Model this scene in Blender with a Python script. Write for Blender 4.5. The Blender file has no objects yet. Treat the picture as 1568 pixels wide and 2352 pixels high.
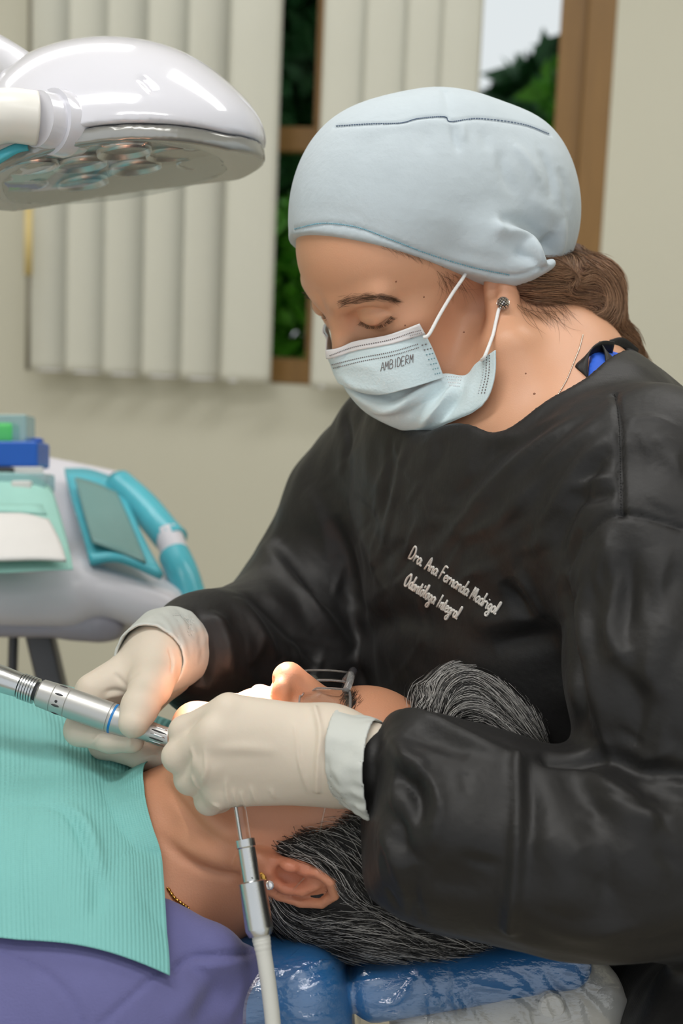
import bpy, bmesh, math, random
import numpy as np
from mathutils import Vector, Matrix
from mathutils.bvhtree import BVHTree

# ------------------------------------------------------------------ camera, world, light
scene = bpy.context.scene
col = scene.collection
F_PX, CX, CY = 3267.0, 784.0, 1176.0
CAM = np.array([0.0, 0.0, 1.18])
PITCH, ROLL = math.radians(9.0), math.radians(2.4)
FWD = np.array([0, math.cos(PITCH), -math.sin(PITCH)])
_r0 = np.array([1.0, 0, 0]); _u0 = np.array([0, math.sin(PITCH), math.cos(PITCH)])
RIGHT = math.cos(ROLL) * _r0 + math.sin(ROLL) * _u0
UP = math.cos(ROLL) * _u0 - math.sin(ROLL) * _r0
BASIS = np.stack([RIGHT, UP, FWD])          # rows: view axes (x right, y up, z depth) in world

cam_d = bpy.data.cameras.new('camera'); cam_o = bpy.data.objects.new('camera', cam_d); col.objects.link(cam_o)
cam_d.sensor_fit = 'VERTICAL'; cam_d.sensor_height = 36.0; cam_d.sensor_width = 24.0
cam_d.lens = F_PX / 2352 * 36.0
cam_d.clip_start = 0.05; cam_d.clip_end = 200
cam_d.dof.use_dof = True; cam_d.dof.focus_distance = 1.04; cam_d.dof.aperture_fstop = 5.2
m = Matrix.Identity(4)
for i in range(3):
    m[i][0] = RIGHT[i]; m[i][1] = UP[i]; m[i][2] = -FWD[i]; m[i][3] = CAM[i]
cam_o.matrix_world = m
scene.camera = cam_o
scene.view_settings.view_transform = 'Standard'; scene.view_settings.look = 'None'
scene.view_settings.gamma = 1.0; scene.view_settings.use_curve_mapping = False
scene.view_settings.exposure = 0.0

world = bpy.data.worlds.new('world'); scene.world = world; world.use_nodes = True
wn = world.node_tree; bg = wn.nodes['Background']
bg.inputs['Color'].default_value = (0.93, 0.97, 1.0, 1); bg.inputs['Strength'].default_value = 0.85

def area_light(name, loc, rot, sx, sy, power, color=(1, 1, 1)):
    d = bpy.data.lights.new(name, 'AREA'); d.shape = 'RECTANGLE'; d.size = sx; d.size_y = sy
    d.energy = power; d.color = color
    o = bpy.data.objects.new(name, d); col.objects.link(o); o.location = loc; o.rotation_euler = rot
    return o
# the ceiling's LED panels (their housings are built with the room)
CEIL = 2.55
PANELS = [(-0.55, 0.55, 1.2, 0.32, 13), (0.55, -0.35, 1.2, 0.32, 9), (0.75, 1.55, 1.2, 0.32, 7), (-0.9, 2.05, 1.2, 0.32, 7)]
for k, (px, py, sx, sy, pw) in enumerate(PANELS):
    area_light('ceiling_panel_light', (px, py, CEIL - 0.035), (0, 0, 0), sx, sy, pw, (1.0, 0.985, 0.965))

# ------------------------------------------------------------------ helpers: frames and points
def V(u, v, d):
    """a photo direction at a depth -> view-frame metres"""
    return np.array([(u - CX) * d / F_PX, -(v - CY) * d / F_PX, d])
def W(p):
    """view-frame metres -> world"""
    return CAM + np.asarray(p, float) @ BASIS
def PW(u, v, d):
    return W(V(u, v, d))
def px_m(px, d):
    return px * d / F_PX
def nrm(a):
    a = np.asarray(a, float); return a / np.linalg.norm(a)

# ------------------------------------------------------------------ helpers: materials
def _sock(node, *names):
    for n in names:
        if n in node.inputs: return node.inputs[n]
def mat(name, color, rough=0.5, metallic=0.0, var=0.06, vscale=40, bump=0.0, bscale=200, spec=0.5, coat=0.0,
        sss=0.0, trans=0.0, ior=1.45, alpha=1.0, sheen=0.0, wave=None, attr=None, stretch=None, emis=None, aniso=0):
    """procedural principled material: noise colour variation + noise / wave bump in object space"""
    m = bpy.data.materials.new(name); m.use_nodes = True
    nt = m.node_tree; N = nt.nodes; L = nt.links
    b = N['Principled BSDF']
    tc = N.new('ShaderNodeTexCoord')
    vec = tc.outputs['Object']
    if stretch:
        mp = N.new('ShaderNodeMapping'); mp.inputs['Scale'].default_value = stretch
        L.new(vec, mp.inputs['Vector']); vec = mp.outputs['Vector']
    no = N.new('ShaderNodeTexNoise'); no.inputs['Scale'].default_value = vscale; no.inputs['Detail'].default_value = 4
    L.new(vec, no.inputs['Vector'])
    mx = N.new('ShaderNodeMix'); mx.data_type = 'RGBA'
    c = np.array(color[:3])
    A = np.clip(c * (1 - var), 0, 1); B = np.clip(c * (1 + var), 0, 1)
    mx.inputs[6].default_value = (*A, 1); mx.inputs[7].default_value = (*B, 1)
    L.new(no.outputs['Fac'], mx.inputs[0])
    out = mx.outputs[2]
    if attr:
        at = N.new('ShaderNodeAttribute'); at.attribute_name = attr
        m2 = N.new('ShaderNodeMix'); m2.data_type = 'RGBA'; m2.blend_type = 'MULTIPLY'; m2.inputs[0].default_value = 1
        L.new(out, m2.inputs[6]); L.new(at.outputs['Color'], m2.inputs[7]); out = m2.outputs[2]
    L.new(out, b.inputs['Base Color'])
    b.inputs['Roughness'].default_value = rough; b.inputs['Metallic'].default_value = metallic
    b.inputs['IOR'].default_value = ior
    _sock(b, 'Specular IOR Level').default_value = spec
    if coat: _sock(b, 'Coat Weight').default_value = coat; _sock(b, 'Coat Roughness').default_value = 0.05
    if sss:
        _sock(b, 'Subsurface Weight').default_value = sss
        _sock(b, 'Subsurface Radius').default_value = (1.0, 0.35, 0.2); _sock(b, 'Subsurface Scale').default_value = 0.006
    if trans: _sock(b, 'Transmission Weight').default_value = trans
    if sheen: _sock(b, 'Sheen Weight').default_value = sheen
    if aniso: _sock(b, 'Anisotropic').default_value = aniso
    b.inputs['Alpha'].default_value = alpha
    if emis:
        _sock(b, 'Emission Color').default_value = (*emis[0], 1); _sock(b, 'Emission Strength').default_value = emis[1]
    prev = None
    if bump:
        nb = N.new('ShaderNodeTexNoise'); nb.inputs['Scale'].default_value = bscale; nb.inputs['Detail'].default_value = 5
        L.new(vec, nb.inputs['Vector'])
        bp = N.new('ShaderNodeBump'); bp.inputs['Strength'].default_value = bump; bp.inputs['Distance'].default_value = 0.002
        L.new(nb.outputs['Fac'], bp.inputs['Height']); prev = bp
    if wave:
        for (axis, sc, st, dist) in wave:
            w = N.new('ShaderNodeTexWave'); w.wave_type = 'BANDS'; w.bands_direction = axis
            w.inputs['Scale'].default_value = sc; w.inputs['Distortion'].default_value = dist
            L.new(vec, w.inputs['Vector'])
            bp = N.new('ShaderNodeBump'); bp.inputs['Strength'].default_value = st; bp.inputs['Distance'].default_value = 0.001
            L.new(w.outputs['Fac'], bp.inputs['Height'])
            if prev: L.new(prev.outputs['Normal'], bp.inputs['Normal'])
            prev = bp
    if prev: L.new(prev.outputs['Normal'], b.inputs['Normal'])
    return m

def srgb(r, g, b):
    f = lambda c: (c / 255 / 12.92) if c / 255 <= 0.04045 else ((c / 255 + 0.055) / 1.055) ** 2.4
    return (f(r), f(g), f(b))

# ------------------------------------------------------------------ helpers: objects
def mesh_obj(name, verts, faces, material, parent=None, smooth=True, colors=None):
    me = bpy.data.meshes.new(name)
    verts = np.asarray(verts, float)
    if isinstance(faces, np.ndarray):
        nf, k = faces.shape
        me.vertices.add(len(verts)); me.vertices.foreach_set('co', verts.astype(np.float32).ravel())
        me.loops.add(nf * k); me.loops.foreach_set('vertex_index', faces.astype(np.int32).ravel())
        me.polygons.add(nf); me.polygons.foreach_set('loop_start', np.arange(0, nf * k, k, dtype=np.int32))
        me.update(calc_edges=True)
    else:
        me.from_pydata(verts.tolist(), [], faces)
    me.validate()
    if smooth: me.polygons.foreach_set('use_smooth', np.ones(len(me.polygons), bool))
    if colors is not None:
        a = me.color_attributes.new('tint', 'FLOAT_COLOR', 'POINT')
        c4 = np.ones((len(me.vertices), 4), np.float32); c4[:, :3] = colors
        a.data.foreach_set('color', c4.ravel())
    me.materials.append(material)
    me.update()
    o = bpy.data.objects.new(name, me); col.objects.link(o)
    if parent is not None:
        bpy.context.view_layer.update()
        o.parent = parent; o.matrix_parent_inverse = parent.matrix_world.inverted()
    return o
def tag(o, label=None, cat=None, group=None, kind=None):
    if label: o['label'] = label
    if cat: o['category'] = cat
    if group: o['group'] = group
    if kind: o['kind'] = kind
    return o
def thing(name, loc, label, cat, group=None):
    o = bpy.data.objects.new(name, None); col.objects.link(o); o.location = loc
    o.empty_display_size = 0.05
    bpy.context.view_layer.update()
    return tag(o, label, cat, group)

class MB:
    """collects shapes in one mesh"""
    def __init__(s): s.v = []; s.f = []; s.n = 0
    def add(s, v, f):
        v = [tuple(map(float, q)) for q in v]
        s.v += v; s.f += [tuple(i + s.n for i in q) for q in f]; s.n += len(v); return s
    def box(s, c, size, R=None, bev=0.0):
        R = np.eye(3) if R is None else np.asarray(R, float); hx = np.array(size, float) / 2
        bm = bmesh.new(); bmesh.ops.create_cube(bm, size=1)
        for v in bm.verts: v.co = Vector((v.co.x * 2 * hx[0], v.co.y * 2 * hx[1], v.co.z * 2 * hx[2]))
        if bev: bmesh.ops.bevel(bm, geom=bm.edges[:], offset=bev, segments=3, affect='EDGES', profile=0.6)
        bm.verts.index_update()
        vv = np.array([v.co[:] for v in bm.verts]) @ R + np.asarray(c)      # R rows = local axes in world
        s.add(vv, [[v.index for v in f.verts] for f in bm.faces]); bm.free(); return s
    def tube(s, pts, rad, seg=8, caps=True, closed=False):
        pts = np.asarray(pts, float); n = len(pts); rad = np.broadcast_to(np.asarray(rad, float), (n,))
        t = np.gradient(pts, axis=0) if not closed else (np.roll(pts, -1, 0) - np.roll(pts, 1, 0))
        t /= np.linalg.norm(t, axis=1)[:, None] + 1e-12
        ref = np.array([0, 0, 1.0]) if abs(t[0][2]) < 0.9 else np.array([1.0, 0, 0])
        a = nrm(np.cross(t[0], ref)); vv = []
        for i in range(n):
            a = a - t[i] * (a @ t[i]); a /= np.linalg.norm(a) + 1e-12; b = np.cross(t[i], a)
            for k in range(seg):
                w = 2 * math.pi * k / seg; vv.append(pts[i] + rad[i] * (math.cos(w) * a + math.sin(w) * b))
        ff = []
        for i in range(n if closed else n - 1):
            j = (i + 1) % n
            for k in range(seg):
                ff.append((i * seg + k, i * seg + (k + 1) % seg, j * seg + (k + 1) % seg, j * seg + k))
        if caps and not closed:
            ff.append(tuple(range(seg - 1, -1, -1))); ff.append(tuple((n - 1) * seg + k for k in range(seg)))
        return s.add(vv, ff)
    def lathe(s, axis_o, axis_d, prof, seg=28, caps=True):
        """prof: list of (t along axis, radius)"""
        o = np.asarray(axis_o, float); d = nrm(axis_d)
        pts = [o + d * t for t, r in prof]
        a = nrm(np.cross(d, [0.31, 0.2, 0.93])); b = np.cross(d, a); vv = []
        for p, (t, r) in zip(pts, prof):
            for k in range(seg):
                w = 2 * math.pi * k / seg; vv.append(p + r * (math.cos(w) * a + math.sin(w) * b))
        ff = []
        for i in range(len(prof) - 1):
            for k in range(seg):
                ff.append((i * seg + k, i * seg + (k + 1) % seg, (i + 1) * seg + (k + 1) % seg, (i + 1) * seg + k))
        if caps:
            ff.append(tuple(range(seg - 1, -1, -1))); ff.append(tuple((len(prof) - 1) * seg + k for k in range(seg)))
        return s.add(vv, ff)
    def grid(s, P, flip=False):
        P = np.asarray(P, float); nu, nv = P.shape[:2]; ff = []
        for i in range(nu - 1):
            for j in range(nv - 1):
                q = (i * nv + j, i * nv + j + 1, (i + 1) * nv + j + 1, (i + 1) * nv + j)
                ff.append(q[::-1] if flip else q)
        return s.add(P.reshape(-1, 3), ff)
    def build(s, name, material, parent=None, smooth=True, solid=0.0, sub=0, offset=0.0):
        o = mesh_obj(name, s.v, s.f, material, parent, smooth)
        bm = bmesh.new(); bm.from_mesh(o.data); bmesh.ops.recalc_face_normals(bm, faces=bm.faces[:]); bm.to_mesh(o.data); bm.free()
        if sub:
            q = o.modifiers.new('subd', 'SUBSURF'); q.levels = sub; q.render_levels = sub
        if solid:
            q = o.modifiers.new('solid', 'SOLIDIFY'); q.thickness = solid; q.offset = offset
        return o
def auto_smooth(o, deg=35):
    me = o.data; bm = bmesh.new(); bm.from_mesh(me)
    for e in bm.edges:
        if len(e.link_faces) == 2 and e.calc_face_angle(0) > math.radians(deg): e.smooth = False
    bm.to_mesh(me); bm.free(); return o

def catmull(pts, n):
    """n points along a Catmull-Rom curve through pts (any dimension)"""
    P = np.asarray(pts, float); m_ = len(P)
    if m_ == 2:
        t = np.linspace(0, 1, n)[:, None]; return P[0] * (1 - t) + P[1] * t
    Q = np.vstack([2 * P[0] - P[1], P, 2 * P[-1] - P[-2]])
    t = np.linspace(0, m_ - 1, n); i = np.minimum(t.astype(int), m_ - 2); w = (t - i)[:, None]
    a, b, c, d = Q[i], Q[i + 1], Q[i + 2], Q[i + 3]
    return 0.5 * (2 * b + (c - a) * w + (2 * a - 5 * b + 4 * c - d) * w ** 2 + (3 * b - 3 * c + d - a) * w ** 3)
def loft(rows, nu, nv):
    """control grid rows[i][j] (xyz) -> smooth nu x nv grid"""
    A = np.stack([catmull(r, nv) for r in rows])
    return np.stack([catmull(A[:, j], nu) for j in range(nv)], axis=1)

# ------------------------------------------------------------------ helpers: signed distance modelling
def smin(a, b, k):
    if k <= 0: return np.minimum(a, b)
    h = np.clip(0.5 + 0.5 * (b - a) / k, 0, 1); return b + (a - b) * h - k * h * (1 - h)
def smax(a, b, k): return -smin(-a, -b, k)
def cone(p, a, b, ra, rb):
    a = np.asarray(a, np.float32); b = np.asarray(b, np.float32); ab = b - a; l2 = float(ab @ ab) + 1e-12
    t = np.clip(((p - a) @ ab) / l2, 0, 1)
    return np.linalg.norm(p - a - t[:, None] * ab, axis=1) - (ra + (rb - ra) * t)
def ell(p, c, r, R=None):
    q = p - np.asarray(c, np.float32)
    if R is not None: q = q @ np.asarray(R, np.float32).T      # R rows = local axes
    r = np.asarray(r, np.float32)
    k0 = np.linalg.norm(q / r, axis=1); k1 = np.linalg.norm(q / (r * r), axis=1) + 1e-9
    return k0 * (k0 - 1) / k1
def rbox(p, c, h, r, R=None):
    q = p - np.asarray(c, np.float32)
    if R is not None: q = q @ np.asarray(R, np.float32).T
    q = np.abs(q) - (np.asarray(h, np.float32) - r)
    return np.linalg.norm(np.maximum(q, 0), axis=1) + np.minimum(q.max(axis=1), 0) - r
def chain(p, pts, rad, k=0.0):
    d = None
    for i in range(len(pts) - 1):
        e = cone(p, pts[i], pts[i + 1], rad[i], rad[i + 1]); d = e if d is None else smin(d, e, k)
    return d
def frame3(x, y):
    """orthonormal rows from a main axis and a hint"""
    x = nrm(x); y = np.asarray(y, float); y = nrm(y - x * (x @ y)); return np.stack([x, y, np.cross(x, y)])

def sdf_mesh(f, lo, hi, h, smooth=0, cf=4):
    """surface nets over f(points)->distance, evaluated in a narrow band; returns verts, quads"""
    lo = np.asarray(lo, float); hi = np.asarray(hi, float)
    n = (np.ceil((hi - lo) / (h * cf)).astype(int)) * cf
    nb = n // cf
    ax = [lo[i] + (np.arange(nb[i]) * cf + (cf - 1) / 2) * h for i in range(3)]
    C = np.stack(np.meshgrid(*ax, indexing='ij'), -1).reshape(-1, 3).astype(np.float32)
    fc = np.concatenate([f(q) for q in np.array_split(C, max(1, len(C) // 300000))]).reshape(nb)
    act = np.abs(fc) < h * cf * 1.9
    G = np.repeat(np.repeat(np.repeat(np.where(fc < 0, -1.0, 1.0).astype(np.float32), cf, 0), cf, 1), cf, 2)
    bi = np.argwhere(act)
    off = np.stack(np.meshgrid(*[np.arange(cf)] * 3, indexing='ij'), -1).reshape(-1, 3)
    I = (bi[:, None, :] * cf + off[None]).reshape(-1, 3)
    vals = []
    for q in np.array_split(I, max(1, len(I) // 300000)):
        vals.append(f((lo + q * h).astype(np.float32)))
    G[I[:, 0], I[:, 1], I[:, 2]] = np.concatenate(vals)
    S = G < 0
    cnt = np.zeros(np.array(S.shape) - 1, np.int8)
    for dx in (0, 1):
        for dy in (0, 1):
            for dz in (0, 1):
                cnt += S[dx:S.shape[0] - 1 + dx, dy:S.shape[1] - 1 + dy, dz:S.shape[2] - 1 + dz]
    A = np.argwhere((cnt > 0) & (cnt < 8))
    idx = -np.ones(cnt.shape, np.int32); idx[A[:, 0], A[:, 1], A[:, 2]] = np.arange(len(A))
    acc = np.zeros((len(A), 3)); num = np.zeros(len(A))
    corners = [(x, y, z) for x in (0, 1) for y in (0, 1) for z in (0, 1)]
    val = {c: G[A[:, 0] + c[0], A[:, 1] + c[1], A[:, 2] + c[2]] for c in corners}
    for c in corners:
        for a_ in range(3):
            if c[a_] == 0:
                e = list(c); e[a_] = 1; e = tuple(e); va, vb = val[c], val[e]
                mk = (va < 0) != (vb < 0); t = np.where(mk, va / (va - vb + 1e-20), 0)
                pt = np.tile(np.array(c, float), (len(A), 1)); pt[:, a_] += t
                acc += pt * mk[:, None]; num += mk
    verts = lo + (A + acc / num[:, None]) * h
    faces = []
    for a_ in range(3):
        b_, c_ = (a_ + 1) % 3, (a_ + 2) % 3
        s0 = [slice(None)] * 3; s1 = [slice(None)] * 3; s0[a_] = slice(0, -1); s1[a_] = slice(1, None)
        E = np.argwhere(S[tuple(s0)] != S[tuple(s1)])
        ok = (E[:, b_] > 0) & (E[:, c_] > 0)
        for q in range(3):
            ok &= E[:, q] < (cnt.shape[q])
        E = E[ok]
        sg = S[E[:, 0], E[:, 1], E[:, 2]]
        def at_(db, dc):
            T = E.copy(); T[:, b_] += db; T[:, c_] += dc; return idx[T[:, 0], T[:, 1], T[:, 2]]
        q = np.stack([at_(-1, -1), at_(0, -1), at_(0, 0), at_(-1, 0)], 1)
        q[~sg] = q[~sg][:, ::-1]
        faces.append(q[(q >= 0).all(1)])
    faces = np.concatenate(faces)
    if smooth: verts = relax(verts, faces, smooth)
    return verts, faces
def relax(v, f, it):
    e = np.concatenate([f[:, [0, 1]], f[:, [1, 2]], f[:, [2, 3]], f[:, [3, 0]]]); e = np.concatenate([e, e[:, ::-1]])
    deg = np.bincount(e[:, 0], minlength=len(v))[:, None] + 1e-9
    for k in range(it):
        for lam in (0.5, -0.52):
            s = np.stack([np.bincount(e[:, 0], v[e[:, 1], i], minlength=len(v)) for i in range(3)], 1)
            v = v + lam * (s / deg - v)
    return v
def normals(v, f):
    n = np.cross(v[f[:, 2]] - v[f[:, 0]], v[f[:, 3]] - v[f[:, 1]])
    N = np.zeros_like(v)
    for i in range(4):
        for c in range(3): N[:, c] += np.bincount(f[:, i], n[:, c], minlength=len(v))
    return N / (np.linalg.norm(N, axis=1)[:, None] + 1e-12)
def smooth_field(x, f, nv, it):
    e = np.concatenate([f[:, [0, 1]], f[:, [1, 2]], f[:, [2, 3]], f[:, [3, 0]]]); e = np.concatenate([e, e[:, ::-1]])
    deg = np.bincount(e[:, 0], minlength=nv)[:, None] + 1e-9
    for k in range(it):
        x = 0.4 * x + 0.6 * np.stack([np.bincount(e[:, 0], x[e[:, 1], i], minlength=nv) for i in range(3)], 1) / deg
    return x
def bvh_of(v, f):
    return BVHTree.FromPolygons([tuple(q) for q in v.tolist()], f.tolist() if hasattr(f, 'tolist') else f)
def hit(bvh, u, v):
    """view-frame point of a view-frame surface in the direction of photo point (u, v)"""
    d = nrm(V(u, v, 1.0)); r = bvh.ray_cast(Vector((0, 0, 0)), Vector(d))
    return None if r[0] is None else np.array(r[0])
def hits(bvh, pts, n=0):
    P = catmull(pts, n) if n else np.asarray(pts, float)
    out = [hit(bvh, *q) for q in P]; return [q for q in out if q is not None]
def seg_dist(v, poly):
    """distance to a polyline and the parameter 0..1 along it"""
    best = np.full(len(v), 1e9); par = np.zeros(len(v)); n = len(poly) - 1
    for i in range(n):
        a, b = poly[i], poly[i + 1]; ab = b - a; t = np.clip(((v - a) @ ab) / (ab @ ab + 1e-12), 0, 1)
        d = np.linalg.norm(v - a - t[:, None] * ab, axis=1); mk = d < best
        best[mk] = d[mk]; par[mk] = (i + t[mk]) / n
    return best, par
def fold(v, f, strokes, nsm=6):
    """press folds into a view-frame surface: stroke = (photo polyline, width m, height m[, taper])"""
    N = smooth_field(normals(v, f), f, len(v), nsm); N /= np.linalg.norm(N, axis=1)[:, None] + 1e-9
    bvh = bvh_of(v, f); D = np.zeros(len(v))
    for s in strokes:
        pts, w, h = s[:3]; taper = s[3] if len(s) > 3 else 1
        P = hits(bvh, pts, max(8, len(pts) * 4))
        if len(P) < 2: continue
        # drop jumps in depth
        Q = [P[0]]
        for q in P[1:]:
            if np.linalg.norm(q - Q[-1]) < 0.05: Q.append(q)
        if len(Q) < 2: continue
        P = np.array(Q)
        lo, hi = P.min(0) - 3 * w, P.max(0) + 3 * w
        k = np.where(((v > lo) & (v < hi)).all(1))[0]
        if not len(k): continue
        d, t = seg_dist(v[k], P)
        fall = np.exp(-(d / w) ** 2)
        if taper == 1: fall *= np.clip(np.sin(np.pi * np.clip(t, 0.02, 0.98)), 0, 1) ** 0.6
        elif taper == 2: fall *= (1 - t) ** 0.7        # strong at start
        D[k] += h * fall
    return v + N * D[:, None]
def push_out(v, f, gap, it=6, eps=0.002):
    v = v.copy()
    for k in range(it):
        s = f(v.astype(np.float32)).astype(float); mk = s < gap
        if not mk.any(): break
        q = v[mk]; g = np.stack([f((q + e).astype(np.float32)) - f((q - e).astype(np.float32)) for e in np.eye(3) * eps], 1)
        g = g / (np.linalg.norm(g, axis=1)[:, None] + 1e-9); v[mk] = q + g * (gap - s[mk])[:, None] * 0.8
    return v
def vnoise(p, s, seed=0):
    """cheap smooth noise from sines, about -1..1"""
    r = np.random.RandomState(seed); o = np.zeros(len(p))
    for i in range(6):
        k = r.normal(size=3); k = k / np.linalg.norm(k) * s * (0.6 + 0.9 * r.rand()); o += np.sin(p @ k + r.rand() * 6.28)
    return o / 3.2
def sculpt(name, f, lo, hi, h, material, parent=None, strokes=None, smooth=1, post=None, color=None, keep=None):
    v, q = sdf_mesh(f, lo, hi, h, smooth)
    if strokes: v = fold(v, q, strokes)
    if post: v = post(v, q)
    c = color(v) if color else None
    o = mesh_obj(name, W(v), q[:, ::-1], material, parent, colors=c)
    if keep is not None: keep[name] = (v, q)
    return o
def strands(name, lines, rad, material, parent=None, sides=3, tints=None):
    """many hair lines as thin tapered tubes in one mesh; lines: list of (n,3) view-frame arrays"""
    Vv = []; Ff = []; base = 0; Cc = []
    for li, P in enumerate(lines):
        P = W(P); n = len(P); t = np.gradient(P, axis=0); t /= np.linalg.norm(t, axis=1)[:, None] + 1e-12
        ref = np.array([0.3, 0.5, 0.81]); a = np.cross(t, ref); a /= np.linalg.norm(a, axis=1)[:, None] + 1e-9; b = np.cross(t, a)
        r0 = rad[li] if hasattr(rad, '__len__') else rad
        r = r0 * np.clip(1.15 - np.linspace(0, 1, n) ** 3, 0.15, 1)
        ang = np.arange(sides) * 2 * math.pi / sides
        ring = P[:, None, :] + r[:, None, None] * (np.cos(ang)[None, :, None] * a[:, None, :] + np.sin(ang)[None, :, None] * b[:, None, :])
        Vv.append(ring.reshape(-1, 3))
        i = np.arange(n - 1)[:, None] * sides + np.arange(sides)[None]; j = np.arange(n - 1)[:, None] * sides + (np.arange(sides)[None] + 1) % sides
        Ff.append((np.stack([i, j, j + sides, i + sides], -1).reshape(-1, 4)) + base); base += n * sides
        if tints is not None: Cc.append(np.tile(tints[li], (n * sides, 1)))
    return mesh_obj(name, np.concatenate(Vv), np.concatenate(Ff), material, parent, colors=np.concatenate(Cc) if tints is not None else None)
# ------------------------------------------------------------------ the room
WYAW = math.radians(12)
W_O = PW(784, 700, 2.95); W_O[2] = 0.0
W_X = np.array([math.cos(WYAW), -math.sin(WYAW), 0.0]); W_Z = np.array([0, 0, 1.0]); W_N = np.array([-math.sin(WYAW), -math.cos(WYAW), 0.0])  # normal into the room
def wall_uv(u, v, off=0.0):
    """photo direction -> (s, z) on the back wall plane (off metres in front of it)"""
    d = nrm(V(u, v, 1.0)) @ BASIS; o = W_O + W_N * off
    t = ((o - CAM) @ W_N) / (d @ W_N); p = CAM + d * t
    return float((p - W_O) @ W_X), float(p[2])
def wall_p(s, z, off=0.0): return W_O + W_X * s + W_Z * z + W_N * off
WR = np.stack([W_X, W_N, W_Z])
def wall_box(mb, s0, s1, z0, z1, o0, o1, bev=0.0):
    return mb.box(wall_p((s0 + s1) / 2, (z0 + z1) / 2, (o0 + o1) / 2), (s1 - s0, abs(o1 - o0), z1 - z0), WR, bev)

M_wall = mat('wall_paint', srgb(210, 208, 192), 0.75, var=0.02, vscale=3, bump=0.15, bscale=260)
M_floor = mat('floor_tile', srgb(176, 166, 146), 0.4, var=0.08, vscale=6)
M_ceil = mat('ceiling_paint', srgb(235, 233, 225), 0.8, var=0.02)
M_wood = mat('window_wood', srgb(138, 104, 58), 0.4, var=0.22, vscale=9, stretch=(6, 6, 0.7), bump=0.1, bscale=30)
M_slat = mat('blind_vinyl', srgb(212, 212, 200), 0.6, var=0.015, vscale=20)
M_glass = mat('window_glass', (0.96, 0.98, 0.97), 0.02, trans=1.0, ior=1.02, var=0.0, spec=0.3)
M_led = mat('led_diffuser', (0.9, 0.9, 0.9), 0.5, emis=((1, 0.98, 0.95), 3.0))
M_white = mat('white_plastic', srgb(232, 232, 236), 0.3, var=0.015)

sL, _ = wall_uv(70, 500); sR, _ = wall_uv(1398, 300); zB = wall_uv(690, 884)[1]; zT = 2.25
S0, S1 = -2.2, 2.3
mb = MB()
wall_box(mb, S0, sL, 0, CEIL, -0.14, 0); wall_box(mb, sR, S1, 0, CEIL, -0.14, 0)
wall_box(mb, sL, sR, 0, zB, -0.14, 0); wall_box(mb, sL, sR, zT, CEIL, -0.14, 0)
tag(mb.build('wall_back', M_wall, smooth=False), 'beige painted wall below and beside the window', kind='structure')
mb = MB(); a = wall_p(S0, 0); mb.box((a[0] - 0.07, 1.4, CEIL / 2), (0.14, 4.2, CEIL)); tag(mb.build('wall_left', M_wall, smooth=False), 'beige side wall', kind='structure')
b = wall_p(S1, 0); mb = MB(); mb.box((b[0] + 0.07, 1.0, CEIL / 2), (0.14, 4.2, CEIL)); tag(mb.build('wall_right', M_wall, smooth=False), 'beige side wall', kind='structure')
mb = MB(); mb.box((0, 1.1, -0.02), (5.2, 5.2, 0.04)); tag(mb.build('floor', M_floor, smooth=False), 'light tiled floor', kind='structure')
mb = MB(); mb.box((0, 1.1, CEIL + 0.03), (5.2, 5.2, 0.06)); tag(mb.build('ceiling', M_ceil, smooth=False), 'white ceiling', kind='structure')
for k, (px, py, sx, sy, pw) in enumerate(PANELS):
    t = thing('ceiling_light', (px, py, CEIL - 0.02), 'rectangular white ceiling light panel ' + ('above the operating lamp', 'behind the viewer', 'above the back of the dentist', 'nearest the window blinds on the left')[k], 'ceiling light', 'ceiling light panels')
    MB().box((px, py, CEIL - 0.013), (sx + 0.05, sy + 0.05, 0.026)).build('housing', M_white, t, smooth=False)
    MB().box((px, py, CEIL - 0.028), (sx, sy, 0.006)).build('diffuser', M_led, t, smooth=False)

# window: wooden frame, mullion, panes
win = thing('window_1', wall_p((sL + sR) / 2, zB, -0.06), 'brown wooden window behind the vertical blinds', None); tag(win, kind='structure')
g0 = wall_uv(706, 500)[0]; g1 = wall_uv(752, 200)[0]; j0 = wall_uv(1268, 300)[0]
zr = wall_uv(660, 826)[1]; zm0 = wall_uv(690, 345)[1]; zm1 = wall_uv(690, 287)[1]
mids = wall_uv(1080, 300)[0]
def part_box(name, m_, s0, s1, z0, z1, o0, o1, bev=0.004):
    mb = MB(); wall_box(mb, s0, s1, z0, z1, o0, o1, bev); return mb.build(name, m_, win, smooth=False)
part_box('frame_rail', M_wood, sL, sR, zB, zr, -0.10, -0.01); part_box('frame_rail', M_wood, sL, sR, zT - 0.06, zT, -0.10, -0.01)
part_box('frame_stile', M_wood, sL, sL + 0.06, zr, zT - 0.06, -0.10, -0.01)
part_box('frame_stile', M_wood, g0 + 0.012, g1, zr, zT - 0.06, -0.11, 0.0)
part_box('frame_stile', M_wood, j0 + 0.055, sR, zr, zT - 0.06, -0.12, 0.0)
part_box('frame_stile', M_wood, j0, j0 + 0.055, zr, zT - 0.06, -0.10, -0.03)
part_box('mullion', M_wood, sL + 0.06, g0 + 0.012, zm0, zm1, -0.09, -0.03)
part_box('glazing_bead', M_wood, g0 - 0.004, g0 + 0.012, zr, zm0, -0.085, -0.04, 0.002)
part_box('glazing_bead', M_wood, g0 - 0.004, g0 + 0.012, zm1, zT - 0.06, -0.085, -0.04, 0.002)
part_box('pane', M_glass, sL + 0.06, g0, zr, zm0, -0.062, -0.058, 0); part_box('pane', M_glass, sL + 0.06, g0, zm1, zT - 0.06, -0.062, -0.058, 0)
part_box('pane', M_glass, g1, j0, zr, zT - 0.06, -0.062, -0.058, 0)

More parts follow.
